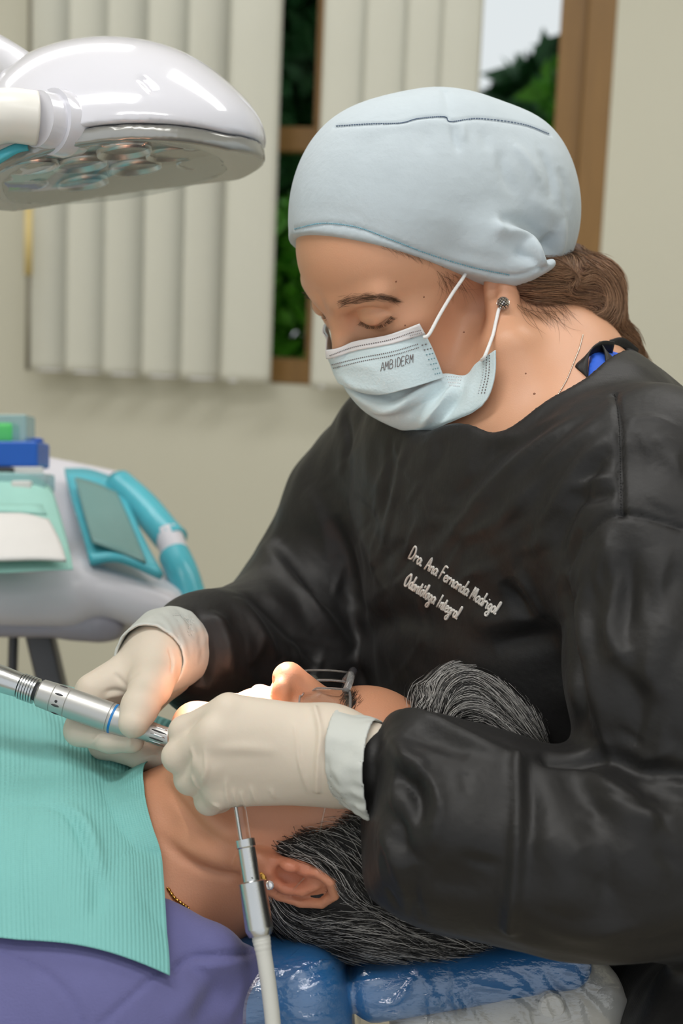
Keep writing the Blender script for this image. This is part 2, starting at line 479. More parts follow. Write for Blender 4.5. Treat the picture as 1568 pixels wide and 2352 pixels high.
# vertical blinds: two stacks of slats
def blind(label, edges_u, v_ref, zbot, ang, last_w):
    zt = zT + 0.06
    ss = [wall_uv(u, v_ref, 0.07)[0] for u in edges_u]
    t = thing('vertical_blind', wall_p(sum(ss) / len(ss), zbot, 0.07), label, 'blind', 'vertical blinds in the window')
    MB().box(wall_p((ss[0] + ss[-1]) / 2, zt + 0.02, 0.07), (ss[-1] - ss[0] + 0.1, 0.045, 0.04), WR, 0.004).build('head_rail', M_white, t, smooth=False)
    for i, s in enumerate(ss):
        w = 0.092 if i < len(ss) - 1 else last_w
        rows = []
        for z in (zbot, zbot + 0.02, (zbot + zt) / 2, zt):
            r = []
            for q in np.linspace(0, 1, 9):
                x = q * w; bow = 0.007 * math.sin(math.pi * q)
                a_ = ang[i % len(ang)]
                r.append(wall_p(s + x * math.cos(a_) - bow * math.sin(a_) * 0.3, z, 0.055 + 0.028 - x * math.sin(a_) + bow))
            rows.append(r)
        mb = MB(); mb.grid(rows); mb.build('slat', M_slat, t, solid=0.0012)
        MB().tube([wall_p(s + 0.02, zbot + 0.004, 0.085), wall_p(s + 0.07, zbot + 0.004, 0.062)], 0.0022, 6).build('chain', M_white, t)
    return t
zb1 = wall_uv(350, 868, 0.07)[1]; zb2 = wall_uv(740, 893, 0.07)[1]
d2r = math.radians
blind('cream vertical blind slats to the left of the narrow window gap', [76, 160, 247, 337, 428, 520], 500, zb1, [d2r(36), d2r(34), d2r(36), d2r(31), d2r(33), d2r(15)], 0.104)
blind('cream vertical blind slats behind the head in the blue cap', [738, 832, 925, 1005], 300, zb2, [d2r(13), d2r(12), d2r(12), d2r(9)], 0.078)
M_wand = mat('wand_plastic', srgb(120, 115, 100), 0.5); M_wandy = mat('wand_grip', srgb(222, 200, 138), 0.5)
t = thing('blind_wand', wall_p(wall_uv(66, 840, .13)[0], zb1, 0.13), 'thin dark blind wand with yellowish grip at the far left', 'wand')
p = lambda v: wall_p(wall_uv(66, 500, .13)[0], wall_uv(66, v, .13)[1], 0.13)
MB().tube([p(-300), p(470)], 0.004, 8).build('rod', M_wand, t); MB().tube([p(470), p(632)], 0.0085, 10).build('grip', M_wandy, t); MB().tube([p(632), p(850)], 0.005, 8).build('rod', M_wand, t)

# garden behind the window
M_leaf = mat('leaf_green', srgb(96, 170, 50), 0.5, var=0.5, vscale=8); M_leaf2 = mat('leaf_dark', srgb(44, 92, 52), 0.55, var=0.5, vscale=8)
M_bark = mat('bark', srgb(70, 55, 40), 0.9, var=0.3)
M_lawn = mat('garden_soil', srgb(60, 70, 40), 0.9, var=0.3)
mb = MB(); wall_box(mb, -4, 4, -0.3, -0.02, -6, -0.4); tag(mb.build('ground_outside', M_lawn, smooth=False), 'dark garden ground outside the window', kind='structure')
def shrub(name, label, sc, off, zc, rs, rz, n, material, seed, leaf=0.05):
    rnd = np.random.RandomState(seed)
    base = wall_p(sc, -0.02, off); t = thing(name, base, label, 'shrub', 'garden shrubs outside the window')
    q = rnd.normal(size=(n, 3)); q /= np.linalg.norm(q, axis=1)[:, None]; q *= (0.55 + 0.45 * rnd.rand(n, 1) ** 0.5)
    c = wall_p(sc, zc, off); P = c + q @ np.diag([rs, rs * 0.7, rz])
    a = rnd.normal(size=(n, 3)); a /= np.linalg.norm(a, axis=1)[:, None]; b = np.cross(a, rnd.normal(size=(n, 3))); b /= np.linalg.norm(b, axis=1)[:, None]
    s = leaf * (0.6 + 0.8 * rnd.rand(n, 1))
    vv = np.stack([P - a * s, P + b * s * 0.45, P + a * s, P - b * s * 0.45], 1).reshape(-1, 3)
    mesh_obj('foliage', vv, np.arange(4 * n).reshape(-1, 4), material, t, smooth=False)['kind'] = 'stuff'
    MB().tube([base, base * 0.5 + c * 0.5 + np.array([0.05, 0, 0]), c], [0.05, 0.04, 0.025], 8).build('trunk', M_bark, t)
zl = wall_uv(680, 600)[1]; sg = wall_uv(680, 600)[0]; sg2 = wall_uv(1180, 200)[0]
shrub('garden_shrub', 'bright green leafy shrub low in the narrow window gap', sg - 0.05, -0.75, zl - 0.22, 0.42, 0.42, 5000, M_leaf, 1, 0.045)
shrub('garden_shrub', 'dark green shrub high in the narrow window gap', sg - 0.62, -1.45, zl + 0.7, 0.55, 0.8, 7000, M_leaf2, 2, 0.06)
zt3 = wall_uv(1180, 70, -1.5)[1]
shrub('garden_shrub', 'dark green bush behind the wide window opening', sg2 + 0.14, -1.5, zt3 - 0.8, 0.60, 0.8, 11000, M_leaf2, 3, 0.06)
shrub('garden_shrub', 'lighter green spray of leaves behind the wide window opening', sg2 + 0.10, -0.75, wall_uv(1180, 210, -0.75)[1], 0.14, 0.10, 120, M_leaf, 4, 0.04)
# ------------------------------------------------------------------ the dentist: gown, scrub top
KEEP = {}
M_gown = mat('gown_ripstop', srgb(27, 26, 26), 0.5, var=0.07, vscale=60, spec=0.42, sheen=0.03, bump=0.2, bscale=160,
             wave=[('X', 420, 0.05, 0.6), ('Z', 420, 0.05, 0.6)])
M_scrub = mat('scrub_blue', srgb(38, 92, 205), 0.7, var=0.05, vscale=80, bump=0.1, bscale=400)
dentist = thing('person', PW(1400, 2352, 1.2), 'dentist in light blue cap, face mask and black gown leaning over the patient', 'person')

D_NECK = [V(1215, 700, 1.13), V(1300, 880, 1.175), V(1330, 1000, 1.19)]
SH_R, EL_R, WR_R = V(930, 1030, 1.29), V(735, 1385, 1.34), V(392, 1497, 1.12)
SH_L, EL_L, WR_L = V(1482, 1112, 1.015), V(1610, 1950, 0.935), V(862, 1755, 0.965)
TORSO_A = nrm([0.172, -0.02, -0.30])                       # from far to near shoulder
TORSO_F = nrm(np.array([-0.86, -0.2, -0.50]))              # chest direction
TR = frame3(TORSO_A, TORSO_F)

def torso_core(p, g=0.0):
    d = ell(p, V(1190, 1280, 1.19), (0.168 + g, 0.105 + g, 0.20 + g), TR)
    d = smin(d, ell(p, V(1290, 1700, 1.19), (0.150 + g, 0.115 + g, 0.22 + g), TR), 0.08)
    d = smin(d, ell(p, V(1370, 2200, 1.24), (0.17 + g, 0.12 + g, 0.18 + g), TR), 0.08)
    d = smin(d, cone(p, SH_R + (0.03, 0.0, -0.02), SH_L + (-0.03, -0.01, 0.03), 0.060 + g, 0.062 + g), 0.07)
    # trapezius / upper back
    d = smin(d, cone(p, V(1400, 965, 1.13), V(1330, 1010, 1.2), 0.045 + g, 0.06 + g), 0.05)
    d = smin(d, cone(p, V(1425, 920, 1.17), V(1600, 1090, 1.12), 0.024 + g, 0.036 + g), 0.035)
    return d
def gown_sdf(p):
    d = torso_core(p, 0.006)
    # far sleeve
    r = chain(p, [SH_R, V(820, 1180, 1.325), EL_R], [0.066, 0.068, 0.073], 0.02)
    r = smin(r, chain(p, [EL_R, V(640, 1480, 1.27), V(545, 1510, 1.225), V(462, 1498, 1.18), V(395, 1490, 1.152)], [0.066, 0.064, 0.058, 0.046, 0.029], 0.02), 0.03)
    r = smin(r, ell(p, V(640, 1570, 1.25), (0.07, 0.035, 0.05)), 0.04)
    d = smin(d, r, 0.035)
    # near sleeve
    l = chain(p, [SH_L, V(1500, 1280, 0.995), V(1535, 1560, 0.965), V(1610, 1950, 0.94)], [0.072, 0.067, 0.066, 0.062], 0.03)
    l = smin(l, chain(p, [V(1640, 1965, 0.94), V(1400, 1968, 0.935), V(1180, 1945, 0.945), V(1010, 1885, 0.96), V(930, 1800, 0.97)],
                      [0.062, 0.062, 0.060, 0.063, 0.050], 0.03), 0.02)
    l = smax(l, (p - V(866, 1715, 0.96).astype(np.float32)) @ np.array([-0.975, 0.17, -0.14], np.float32), 0.016)
    l = smin(l, cone(p, V(940, 1790, 0.97), V(868, 1762, 0.968), 0.034, 0.0275), 0.004)
    d = smin(d, l, 0.018)
    # skirt of the gown over the lap, lower right
    d = smin(d, cone(p, V(1530, 2320, 1.12), V(1660, 2450, 0.97), 0.07, 0.07), 0.05)
    # neck opening
    n = chain(p, [V(1200, 800, 1.09), V(1205, 915, 1.085), V(1290, 955, 1.15)], [0.055, 0.047, 0.046], 0.02)
    n = smin(n, chain(p, [V(1225, 800, 1.12), V(1308, 915, 1.125), V(1345, 960, 1.17)], [0.055, 0.051, 0.046], 0.02), 0.03)
    d = smax(d, -n, 0.008)
    d = smax(d, -chain(p, [V(860, 830, 1.15), V(1000, 840, 1.10), V(1080, 840, 1.07)], [0.045, 0.047, 0.038], 0.02), 0.01)
    return d + 0.0026 * vnoise(p * np.array([1, 0.6, 1], np.float32), 60, 3) + 0.0009 * vnoise(p, 150, 4)
GOWN_STROKES = [
    # chest
    ([(1345, 950), (1230, 1030), (1110, 1140), (1000, 1265)], 0.007, 0.0055), ([(1380, 960), (1290, 1040), (1190, 1150), (1110, 1240)], 0.007, 0.0045), ([(1250, 985), (1130, 1040), (1080, 1100), (1030, 1170)], 0.008, -0.006),
    ([(1395, 1000), (1330, 1070), (1260, 1190), (1225, 1300)], 0.007, 0.005), ([(1390, 1050), (1340, 1120), (1300, 1200), (1275, 1290)], 0.006, -0.006), ([(1300, 950), (1200, 1000), (1110, 1010)], 0.006, 0.003),
    ([(1155, 1330), (1190, 1380), (1228, 1420)], 0.007, -0.006), ([(1180, 1310), (1220, 1360), (1255, 1420)], 0.007, 0.005), ([(1130, 1478), (1200, 1465), (1290, 1450)], 0.010, -0.006), ([(1080, 1430), (1180, 1425), (1280, 1400)], 0.010, 0.004),
    ([(830, 1480), (870, 1430), (930, 1420), (1000, 1440)], 0.012, -0.006), ([(900, 1010), (890, 1100), (870, 1200)], 0.006, -0.003), ([(930, 1020), (910, 1120), (880, 1230)], 0.006, 0.003), ([(1015, 1000), (1000, 1060), (960, 1120)], 0.008, -0.003),
    ([(1290, 1310), (1300, 1400), (1312, 1483), (1330, 1600), (1350, 1690)], 0.008, -0.009), ([(1338, 1220), (1305, 1270), (1290, 1320)], 0.007, -0.007), ([(1310, 1125), (1360, 1105), (1410, 1095)], 0.004, 0.004), ([(1320, 1150), (1370, 1140), (1415, 1130)], 0.004, -0.004),
    # armhole seams
    ([(1411, 905), (1420, 960), (1424, 1050), (1426, 1180)], 0.0022, -0.003, 0), ([(1426, 1180), (1485, 1190), (1567, 1215)], 0.0020, -0.0025, 0), ([(1426, 1180), (1380, 1196), (1345, 1230)], 0.002, -0.0025, 0),
    # collar edge
    ([(1120, 968), (1190, 970), (1260, 948), (1305, 915), (1360, 880)], 0.0020, -0.0022, 0), ([(1120, 956), (1190, 960), (1255, 938), (1298, 905)], 0.0025, 0.0018, 0),
    # near upper sleeve
    ([(1395, 1240), (1415, 1330), (1408, 1400), (1412, 1485), (1500, 1590)], 0.007, 0.007), ([(1440, 1260), (1440, 1360), (1435, 1460)], 0.008, -0.005), ([(1380, 1250), (1345, 1330), (1340, 1450), (1370, 1600), (1400, 1730)], 0.008, 0.006),
    ([(1490, 1250), (1520, 1400), (1530, 1560), (1500, 1700)], 0.014, 0.005), ([(1430, 1500), (1460, 1600), (1450, 1720)], 0.010, -0.006), ([(1568, 1450), (1520, 1600), (1460, 1740)], 0.010, -0.006), ([(1500, 1000), (1540, 1050), (1568, 1100)], 0.008, 0.003), ([(1430, 965), (1500, 960), (1560, 985)], 0.003, 0.0015),
    # elbow crease and forearm
    ([(1260, 1740), (1330, 1745), (1400, 1742), (1480, 1765), (1568, 1775)], 0.006, -0.008, 0), ([(1340, 1760), (1420, 1830), (1520, 1900)], 0.010, 0.006), ([(1400, 1760), (1480, 1800), (1568, 1830)], 0.008, -0.006), ([(1300, 1765), (1360, 1860), (1440, 1960)], 0.012, -0.005),
    ([(1187, 1742), (1192, 1850), (1186, 1980), (1172, 2130)], 0.005, 0.006, 0), ([(1205, 1750), (1215, 1860), (1208, 1990)], 0.008, -0.005), ([(905, 1640), (960, 1645), (1060, 1690), (1180, 1742)], 0.006, 0.006), ([(930, 1680), (1000, 1700), (1080, 1740)], 0.008, -0.005),
    ([(893, 1690), (930, 1740), (960, 1760), (950, 1790)], 0.006, 0.006), ([(900, 1780), (935, 1790), (965, 1830), (970, 1900)], 0.007, -0.009), ([(940, 1760), (985, 1800), (1000, 1870), (985, 1960)], 0.007, 0.007), ([(880, 1850), (915, 1900), (930, 1960)], 0.006, -0.006), ([(870, 1900), (900, 1960), (930, 2050)], 0.006, 0.005),
    ([(1050, 1780), (1060, 1900), (1040, 2040)], 0.016, 0.004), ([(1000, 1990), (1080, 2030), (1150, 2040)], 0.014, -0.004), ([(1250, 1900), (1300, 2000), (1280, 2100)], 0.014, 0.005), ([(1330, 1950), (1400, 2050), (1420, 2140)], 0.014, -0.005), ([(1200, 2100), (1320, 2140), (1440, 2150)], 0.010, 0.004),
    # far sleeve
    ([(600, 1250), (650, 1300), (700, 1370), (770, 1460), (815, 1495)], 0.010, 0.008), ([(640, 1240), (690, 1330), (760, 1400)], 0.010, -0.006), ([(560, 1350), (620, 1400), (690, 1470), (740, 1530)], 0.010, -0.007), ([(540, 1370), (590, 1440), (640, 1520)], 0.009, 0.006),
    ([(432, 1425), (450, 1470), (447, 1520), (440, 1560)], 0.004, 0.005), ([(455, 1420), (475, 1480), (474, 1550)], 0.005, -0.005), ([(480, 1400), (520, 1470), (530, 1560)], 0.007, 0.005), ([(450, 1530), (462, 1550), (455, 1580)], 0.005, -0.005), ([(760, 1180), (800, 1300), (830, 1430)], 0.012, -0.006), ([(800, 1150), (850, 1260), (880, 1380)], 0.012, 0.004),
    ([(790, 950), (800, 1010), (790, 1080)], 0.006, -0.004), ([(700, 1120), (740, 1200), (760, 1290)], 0.010, 0.004)]
_r = np.random.RandomState(11)
def creases(n, box, ang, spread, ln, w, h):
    """fine random creases along a main direction"""
    for k in range(n):
        u, v_ = box[0] + (box[2] - box[0]) * _r.rand(), box[1] + (box[3] - box[1]) * _r.rand(); a = math.radians(ang + _r.normal() * spread); L_ = ln * (0.5 + _r.rand()); c_ = _r.normal() * 0.25
        GOWN_STROKES.append(([(u + L_ * t * math.cos(a + c_ * t), v_ + L_ * t * math.sin(a + c_ * t)) for t in (0, .33, .66, 1)], w * (0.7 + 0.6 * _r.rand()), h * 0.55 * (0.5 + _r.rand()) * (1 if _r.rand() > 0.5 else -1)))
creases(26, (950, 980, 1380, 1300), 135, 14, 130, 0.0040, 0.0022)       # chest, falling from the near shoulder
creases(14, (820, 980, 1000, 1450), 105, 12, 140, 0.0042, 0.0018)
creases(16, (1340, 1220, 1560, 1720), 95, 16, 130, 0.0042, 0.0024)      # upper sleeve
creases(12, (1430, 920, 1560, 1180), 60, 25, 90, 0.0036, 0.0014)
creases(14, (880, 1680, 1080, 2060), 70, 30, 90, 0.0038, 0.0026)        # gathers at the near cuff
creases(8, (1100, 1760, 1540, 2140), 40, 30, 130, 0.0042, 0.0020)
creases(12, (1300, 1730, 1540, 1860), 25, 15, 110, 0.0040, 0.0026)      # elbow
creases(20, (430, 1380, 780, 1600), 55, 22, 100, 0.0044, 0.0026)        # far forearm
creases(10, (600, 1120, 820, 1360), 60, 15, 120, 0.0046, 0.0022)
gown = sculpt('gown', gown_sdf, (-0.20, -0.52, 0.80), (0.34, 0.19, 1.48), 0.0024, M_gown, dentist, GOWN_STROKES, smooth=1, keep=KEEP)
def scrub_sdf(p):
    d = torso_core(p, -0.002)
    n = chain(p, [V(1180, 800, 1.09), V(1135, 930, 1.07), V(1230, 970, 1.14)], [0.058, 0.060, 0.038], 0.02)
    n = smin(n, cone(p, V(1200, 800, 1.12), V(1275, 905, 1.14), 0.048, 0.032), 0.01)
    n = smin(n, cone(p, V(900, 880, 1.15), V(1100, 930, 1.07), 0.07, 0.075), 0.02)
    return smax(d, -n, 0.004)
sculpt('scrub_top', scrub_sdf, (-0.02, -0.10, 0.95), (0.34, 0.17, 1.35), 0.004, M_scrub, dentist, smooth=1)
# ------------------------------------------------------------------ heads (local cm frame: x face, y left, z crown; origin between the ears)
M_skin = mat('skin', srgb(210, 158, 126), 0.42, var=0.06, vscale=30, bump=0.10, bscale=900, spec=0.45, sss=0.12, attr='tint')
M_skin2 = mat('skin_patient', srgb(200, 142, 110), 0.42, var=0.08, vscale=25, bump=0.14, bscale=700, spec=0.5, sss=0.12, attr='tint')
def ear_sdf(p, s, tilt=0.0):
    """left (s=1) / right (s=-1) ear, cm, around the origin of the head frame"""
    q = p * np.array([1, s, 1], np.float32)
    c = np.array([-1.0, 7.15, 0.4]); a = math.radians(12 + tilt)
    ex = np.array([math.cos(a), 0.35, math.sin(a) * -0.0]); ex = nrm(np.array([math.cos(a), 0.42, -math.sin(a) * -1 * 0.25]))
    ez = nrm(np.array([-math.sin(a), 0.08, math.cos(a)])); ez = nrm(ez - ex * (ez @ ex)); ey = np.cross(ez, ex)
    R = np.stack([ex, ey, ez]); l = (q - c) @ R.T.astype(np.float32)           # l: forward, out, up
    if ey[1] < 0: l[:, 1] *= -1
    P = lambda pts: [np.array(t, np.float32) for t in pts]
    d = ell(l, (-0.35, 0.0, -0.1), (1.6, 0.6, 2.6))
    lobe = ell(l, (0.35, 0.2, -2.5), (0.95, 0.5, 1.0)); d = smin(d, lobe, 0.4)
    conc = ell(l, (0.2, 0.8, -0.35), (0.9, 0.95, 1.2)); d = smax(d, -conc, 0.25)
    scap = chain(l, P([(-0.2, 0.78, 1.9), (-1.15, 0.78, 1.1), (-1.25, 0.78, -0.4), (-0.75, 0.8, -1.7)]), [0.27] * 4, 0.1); d = smax(d, -scap, 0.2)
    helix = chain(l, P([(0.55, 0.25, 0.2), (0.95, 0.35, 1.4), (0.55, 0.5, 2.35), (-0.4, 0.6, 2.7), (-1.35, 0.65, 2.0), (-1.75, 0.65, 0.7), (-1.6, 0.6, -0.7), (-1.0, 0.5, -1.9), (-0.1, 0.35, -2.8)]),
                  [0.2, 0.3, 0.33, 0.34, 0.33, 0.3, 0.28, 0.28, 0.3], 0.1)
    d = smin(d, helix, 0.18)
    anti = chain(l, P([(-0.1, 0.45, 1.5), (-0.75, 0.6, 0.7), (-0.85, 0.65, -0.4), (-0.4, 0.55, -1.35), (0.3, 0.5, -1.6)]), [0.25, 0.3, 0.3, 0.32, 0.34], 0.1)
    d = smin(d, anti, 0.2)
    trag = ell(l, (0.95, 0.3, -0.35), (0.36, 0.42, 0.62)); d = smin(d, trag, 0.2)
    return d
def head_sdf(p, P):
    q = p.copy(); q[:, 1] = np.abs(q[:, 1])                   # symmetric
    jw = P.get('jaw', 1.0)
    d = ell(p, (-0.2, 0, 4.4), (9.3, 7.2, 8.3))
    fo = P.get('fore', 0.0); d = smin(d, ell(p, (4.3 + fo, 0, 4.6 + fo * 0.5), (5.0, 6.1, 5.2)), 1.5)
    d = smin(d, ell(p, (4.6, 0, -1.6), (5.2, 5.3, 6.8)), 2.0)
    d = smin(d, cone(q, (0.6, 4.9, -4.4), (7.9 + P.get('chin', 0), 1.2, -7.3 + P.get('chinz', 0)), 1.7 * jw, 1.7), 1.6)
    d = smin(d, ell(p, (8.6 + P.get('chin', 0), 0, -7.3 + P.get('chinz', 0)), (1.5, 1.9, 1.35)), 1.0)
    d = smin(d, ell(q, (5.9, 4.3, 0.5), (2.3, 1.9, 1.8)), 1.4)
    d = smin(d, ell(q, (6.0, 3.8, -3.0), (2.6, 2.0, 2.6)), 1.6)      # cheek
    d = smin(d, cone(q, (8.75, 0.9, 3.7), (7.5, 4.6, 3.9), 0.85, 0.75), 1.1)   # brow
    d = smax(d, -ell(q, (9.4, 3.2, 2.0), (1.5, 1.7, 1.05)), 1.2)     # socket
    d = smin(d, ell(q, (7.55, 3.2, 2.1), (1.35, 1.55, 1.25)), 0.35)  # closed lid over the eyeball
    lidr = ell(q, (7.62, 3.2, 2.15), (1.46, 1.62, 1.30))
    lidr = smax(lidr, -(q[:, 2] - 1.75), 0.1); d = smin(d, lidr, 0.15)
    nb, nt, nr = P.get('nasion', (9.1, 2.7)), P.get('tip', (11.7, -0.7)), P.get('tipr', 0.95)
    d = smin(d, cone(q, (nb[0] - 0.6, 0, nb[1] + 0.3), (nt[0] - nr, 0, nt[1]), 0.95, nr * 1.1), 0.8)
    d = smin(d, ell(p, (nt[0] - nr, 0, nt[1]), (nr, nr * 1.05, nr * 0.95)), 0.4)
    d = smin(d, ell(q, (nt[0] - 1.75, 1.15, nt[1] - 0.45), (1.05, 0.72, 0.75)), 0.35)
    d = smax(d, -cone(q, (nt[0] - 1.1, 0.55, nt[1] - 1.35), (nt[0] - 1.9, 0.75, nt[1] - 0.5), 0.3, 0.3), 0.2)
    d = smin(d, ell(p, (9.2 + P.get('lip', 0), 0, -3.1), (1.25, 2.5, 0.95)), 0.7)      # upper lip
    d = smin(d, ell(p, (9.0 + P.get('chin', 0) * 0.6, 0, -4.55 + P.get('chinz', 0)), (1.2, 2.1, 0.75)), 0.5)
    d = smax(d, -ell(p, (10.4, 0, -3.85 + P.get('chinz', 0) * 0.45), (1.6 - P.get('chinz', 0), 2.3, 0.22 - P.get('chinz', 0) * 0.45)), 0.25)
    return d
class Head:
    def __init__(s, origin, F, U, scale, side):
        """F, U view-frame face / crown directions; side: +1 when the left side looks at the camera"""
        s.o = np.asarray(origin, float); s.F = nrm(F); U = np.asarray(U, float); s.U = nrm(U - s.F * (s.F @ U))
        c = np.cross(s.F, s.U); s.L = c if c[2] < 0 else -c                   # towards the camera
        if side < 0: s.L = -s.L
        s.R = np.stack([s.F, s.L, s.U]); s.sc = scale
    def loc(s, p): return ((p - s.o.astype(np.float32)) @ s.R.T.astype(np.float32)) / s.sc     # view -> local cm
    def pt(s, x, y, z): return s.o + s.sc * (np.array([x, y, z]) @ s.R)                        # local cm -> view
def proj(p): return (CX + F_PX * p[0] / p[2], CY - F_PX * p[1] / p[2])

# dentist's head
psi, th, hroll = math.radians(24), math.radians(41), math.radians(18)
HD_F = np.array([-math.cos(psi) * math.cos(th), -math.sin(th), -math.sin(psi) * math.cos(th)])
HD_U = np.array([-math.cos(psi) * math.sin(th), math.cos(th), -math.sin(psi) * math.sin(th)])
_L = np.cross(HD_F, HD_U); _L = _L if _L[2] < 0 else -_L
HD_U = HD_U * math.cos(hroll) + _L * math.sin(hroll)
HD = Head(V(988, 620, 1.165), HD_F, HD_U, 0.0102, 1)
def dentist_sdf(p):
    l = HD.loc(p)
    d = head_sdf(l, dict(nasion=(9.0, 2.9), tip=(11.1, -0.5)))
    d = smin(d, ear_sdf(l - np.array([-0.25, 0.45, -0.1], np.float32), 1), 0.2)
    d = d * HD.sc
    e_ = smin(ell(p, V(1152, 692, 1.099), (0.0088, 0.0140, 0.0068)), ell(p, V(1150, 655, 1.102), (0.013, 0.022, 0.009)), 0.006)
    e_ = smax(e_, -ell(p, V(1133, 664, 1.091), (0.0045, 0.011, 0.006)), 0.003); d = smin(d, e_, 0.0025)
    nk = chain(p, [HD.pt(-2.0, 0, -1.5), V(1270, 860, 1.165), V(1330, 1010, 1.19)], [0.052, 0.054, 0.062], 0.03)
    nk = smin(nk, cone(p, V(1170, 800, 1.09), V(1200, 960, 1.10), 0.020, 0.022), 0.04)
    d = smin(d, nk, 0.022)
    d = smin(d, torso_core(p, -0.010), 0.03)
    return d
def dentist_tint(v):
    l = HD.loc(v.astype(np.float32)); c = np.ones((len(v), 3))
    q = np.abs(l[:, 1])
    # brow hair base, cheek warmth, lash line
    ck = np.exp(-((l[:, 0] - 7) ** 2 + (q - 4.5) ** 2 + (l[:, 2] + 0.5) ** 2) / 5.0); c *= 1 - ck[:, None] * np.array([0.0, 0.10, 0.12])
    er = np.exp(-((l[:, 0] + 0.8) ** 2 + (q - 7.8) ** 2 + (l[:, 2]) ** 2) / 6.0); c *= 1 - er[:, None] * np.array([0.0, 0.12, 0.14])
    return c
FACE_STROKES = [([(818, 712), (850, 706), (885, 714), (902, 724)], 0.0016, -0.0014), ([(826, 740), (846, 750), (868, 749), (894, 734)], 0.0016, -0.0018, 0), ([(800, 722), (820, 738)], 0.003, -0.0015)]
body_d = sculpt('body', dentist_sdf, (-0.06, -0.12, 0.93), (0.33, 0.31, 1.36), 0.0019, M_skin, dentist, FACE_STROKES, smooth=1, color=dentist_tint, keep=KEEP); KEEP['body_d'] = KEEP['body']

# patient's head: face to the ceiling, crown to the right
HP_F = np.array([0.07, 0.975, -0.20]); HP_U = np.array([0.995, -0.07, 0.02])
HP = Head(V(672, 1880, 1.065), HP_F, HP_U, 0.0100, 1)
patient = thing('person', PW(400, 2352, 1.05), 'patient with short grey hair lying face up under a mint bib', 'person')
def p_torso(p, g=0.0):
    d = cone(p, V(130, 2150, 1.03), V(-400, 2230, 1.03), 0.085 + g, 0.12 + g)
    d = smin(d, cone(p, V(110, 2010, 1.14), V(-400, 1960, 1.16), 0.10 + g, 0.15 + g), 0.08)
    d = smin(d, cone(p, V(250, 2360, 0.98), V(260, 1930, 1.24), 0.058 + g, 0.055 + g), 0.08)
    d = smin(d, cone(p, V(250, 2370, 0.98), V(-300, 2560, 0.93), 0.06 + g, 0.055 + g), 0.05)
    return d
def patient_sdf(p):
    l = HP.loc(p)
    d = head_sdf(l, dict(nasion=(9.0, 2.7), tip=(12.0, -1.0), tipr=1.08, jaw=1.15, fore=1.1, chin=-1.7, chinz=-0.5, lip=-0.4))
    ec = np.array([-1.0, 7.15, 0.4], np.float32); d = smin(d, ear_sdf((l - ec) / 1.12 + ec, 1) * 1.12, 0.2) * HP.sc
    nk = chain(p, [HP.pt(-1.5, 0, -3), V(400, 2010, 1.07), V(300, 2060, 1.08)], [0.060, 0.060, 0.07], 0.03)
    nk = smin(nk, cone(p, V(560, 1850, 1.06), V(400, 1920, 1.07), 0.045, 0.045), 0.04)    # under the chin
    d = smin(d, nk, 0.02)
    d = smin(d, p_torso(p, -0.008), 0.03)
    return d
def patient_tint(v):
    l = HP.loc(v.astype(np.float32)); c = np.ones((len(v), 3)); q = np.abs(l[:, 1])
    for (x, y, z, s, k) in [(11.5, 0, -0.7, 2.0, (0, .12, .14)), (6.5, 4.6, -0.5, 5, (0, .10, .12)), (-0.8, 7.8, 0.2, 6, (0, .26, .26)), (9.8, 0, -3.9, 1.6, (.05, .3, .26))]:
        w = np.exp(-((l[:, 0] - x) ** 2 + (q - y) ** 2 + (l[:, 2] - z) ** 2) / s); c *= 1 - w[:, None] * np.array(k)
    return c
body_p = sculpt('body', patient_sdf, (-0.30, -0.46, 0.86), (0.20, -0.06, 1.30), 0.0019, M_skin2, patient, [([(372, 1795), (420, 1850), (480, 1918), (560, 1958)], 0.005, -0.0035), ([(385, 1780), (440, 1840), (500, 1895), (570, 1930)], 0.010, 0.003), ([(375, 1925), (430, 1975), (500, 2006), (570, 2012)], 0.004, -0.004), ([(390, 1905), (440, 1945), (510, 1975), (570, 1985)], 0.009, 0.0035)], smooth=1, color=patient_tint, keep=KEEP); KEEP['body_p'] = KEEP['body']
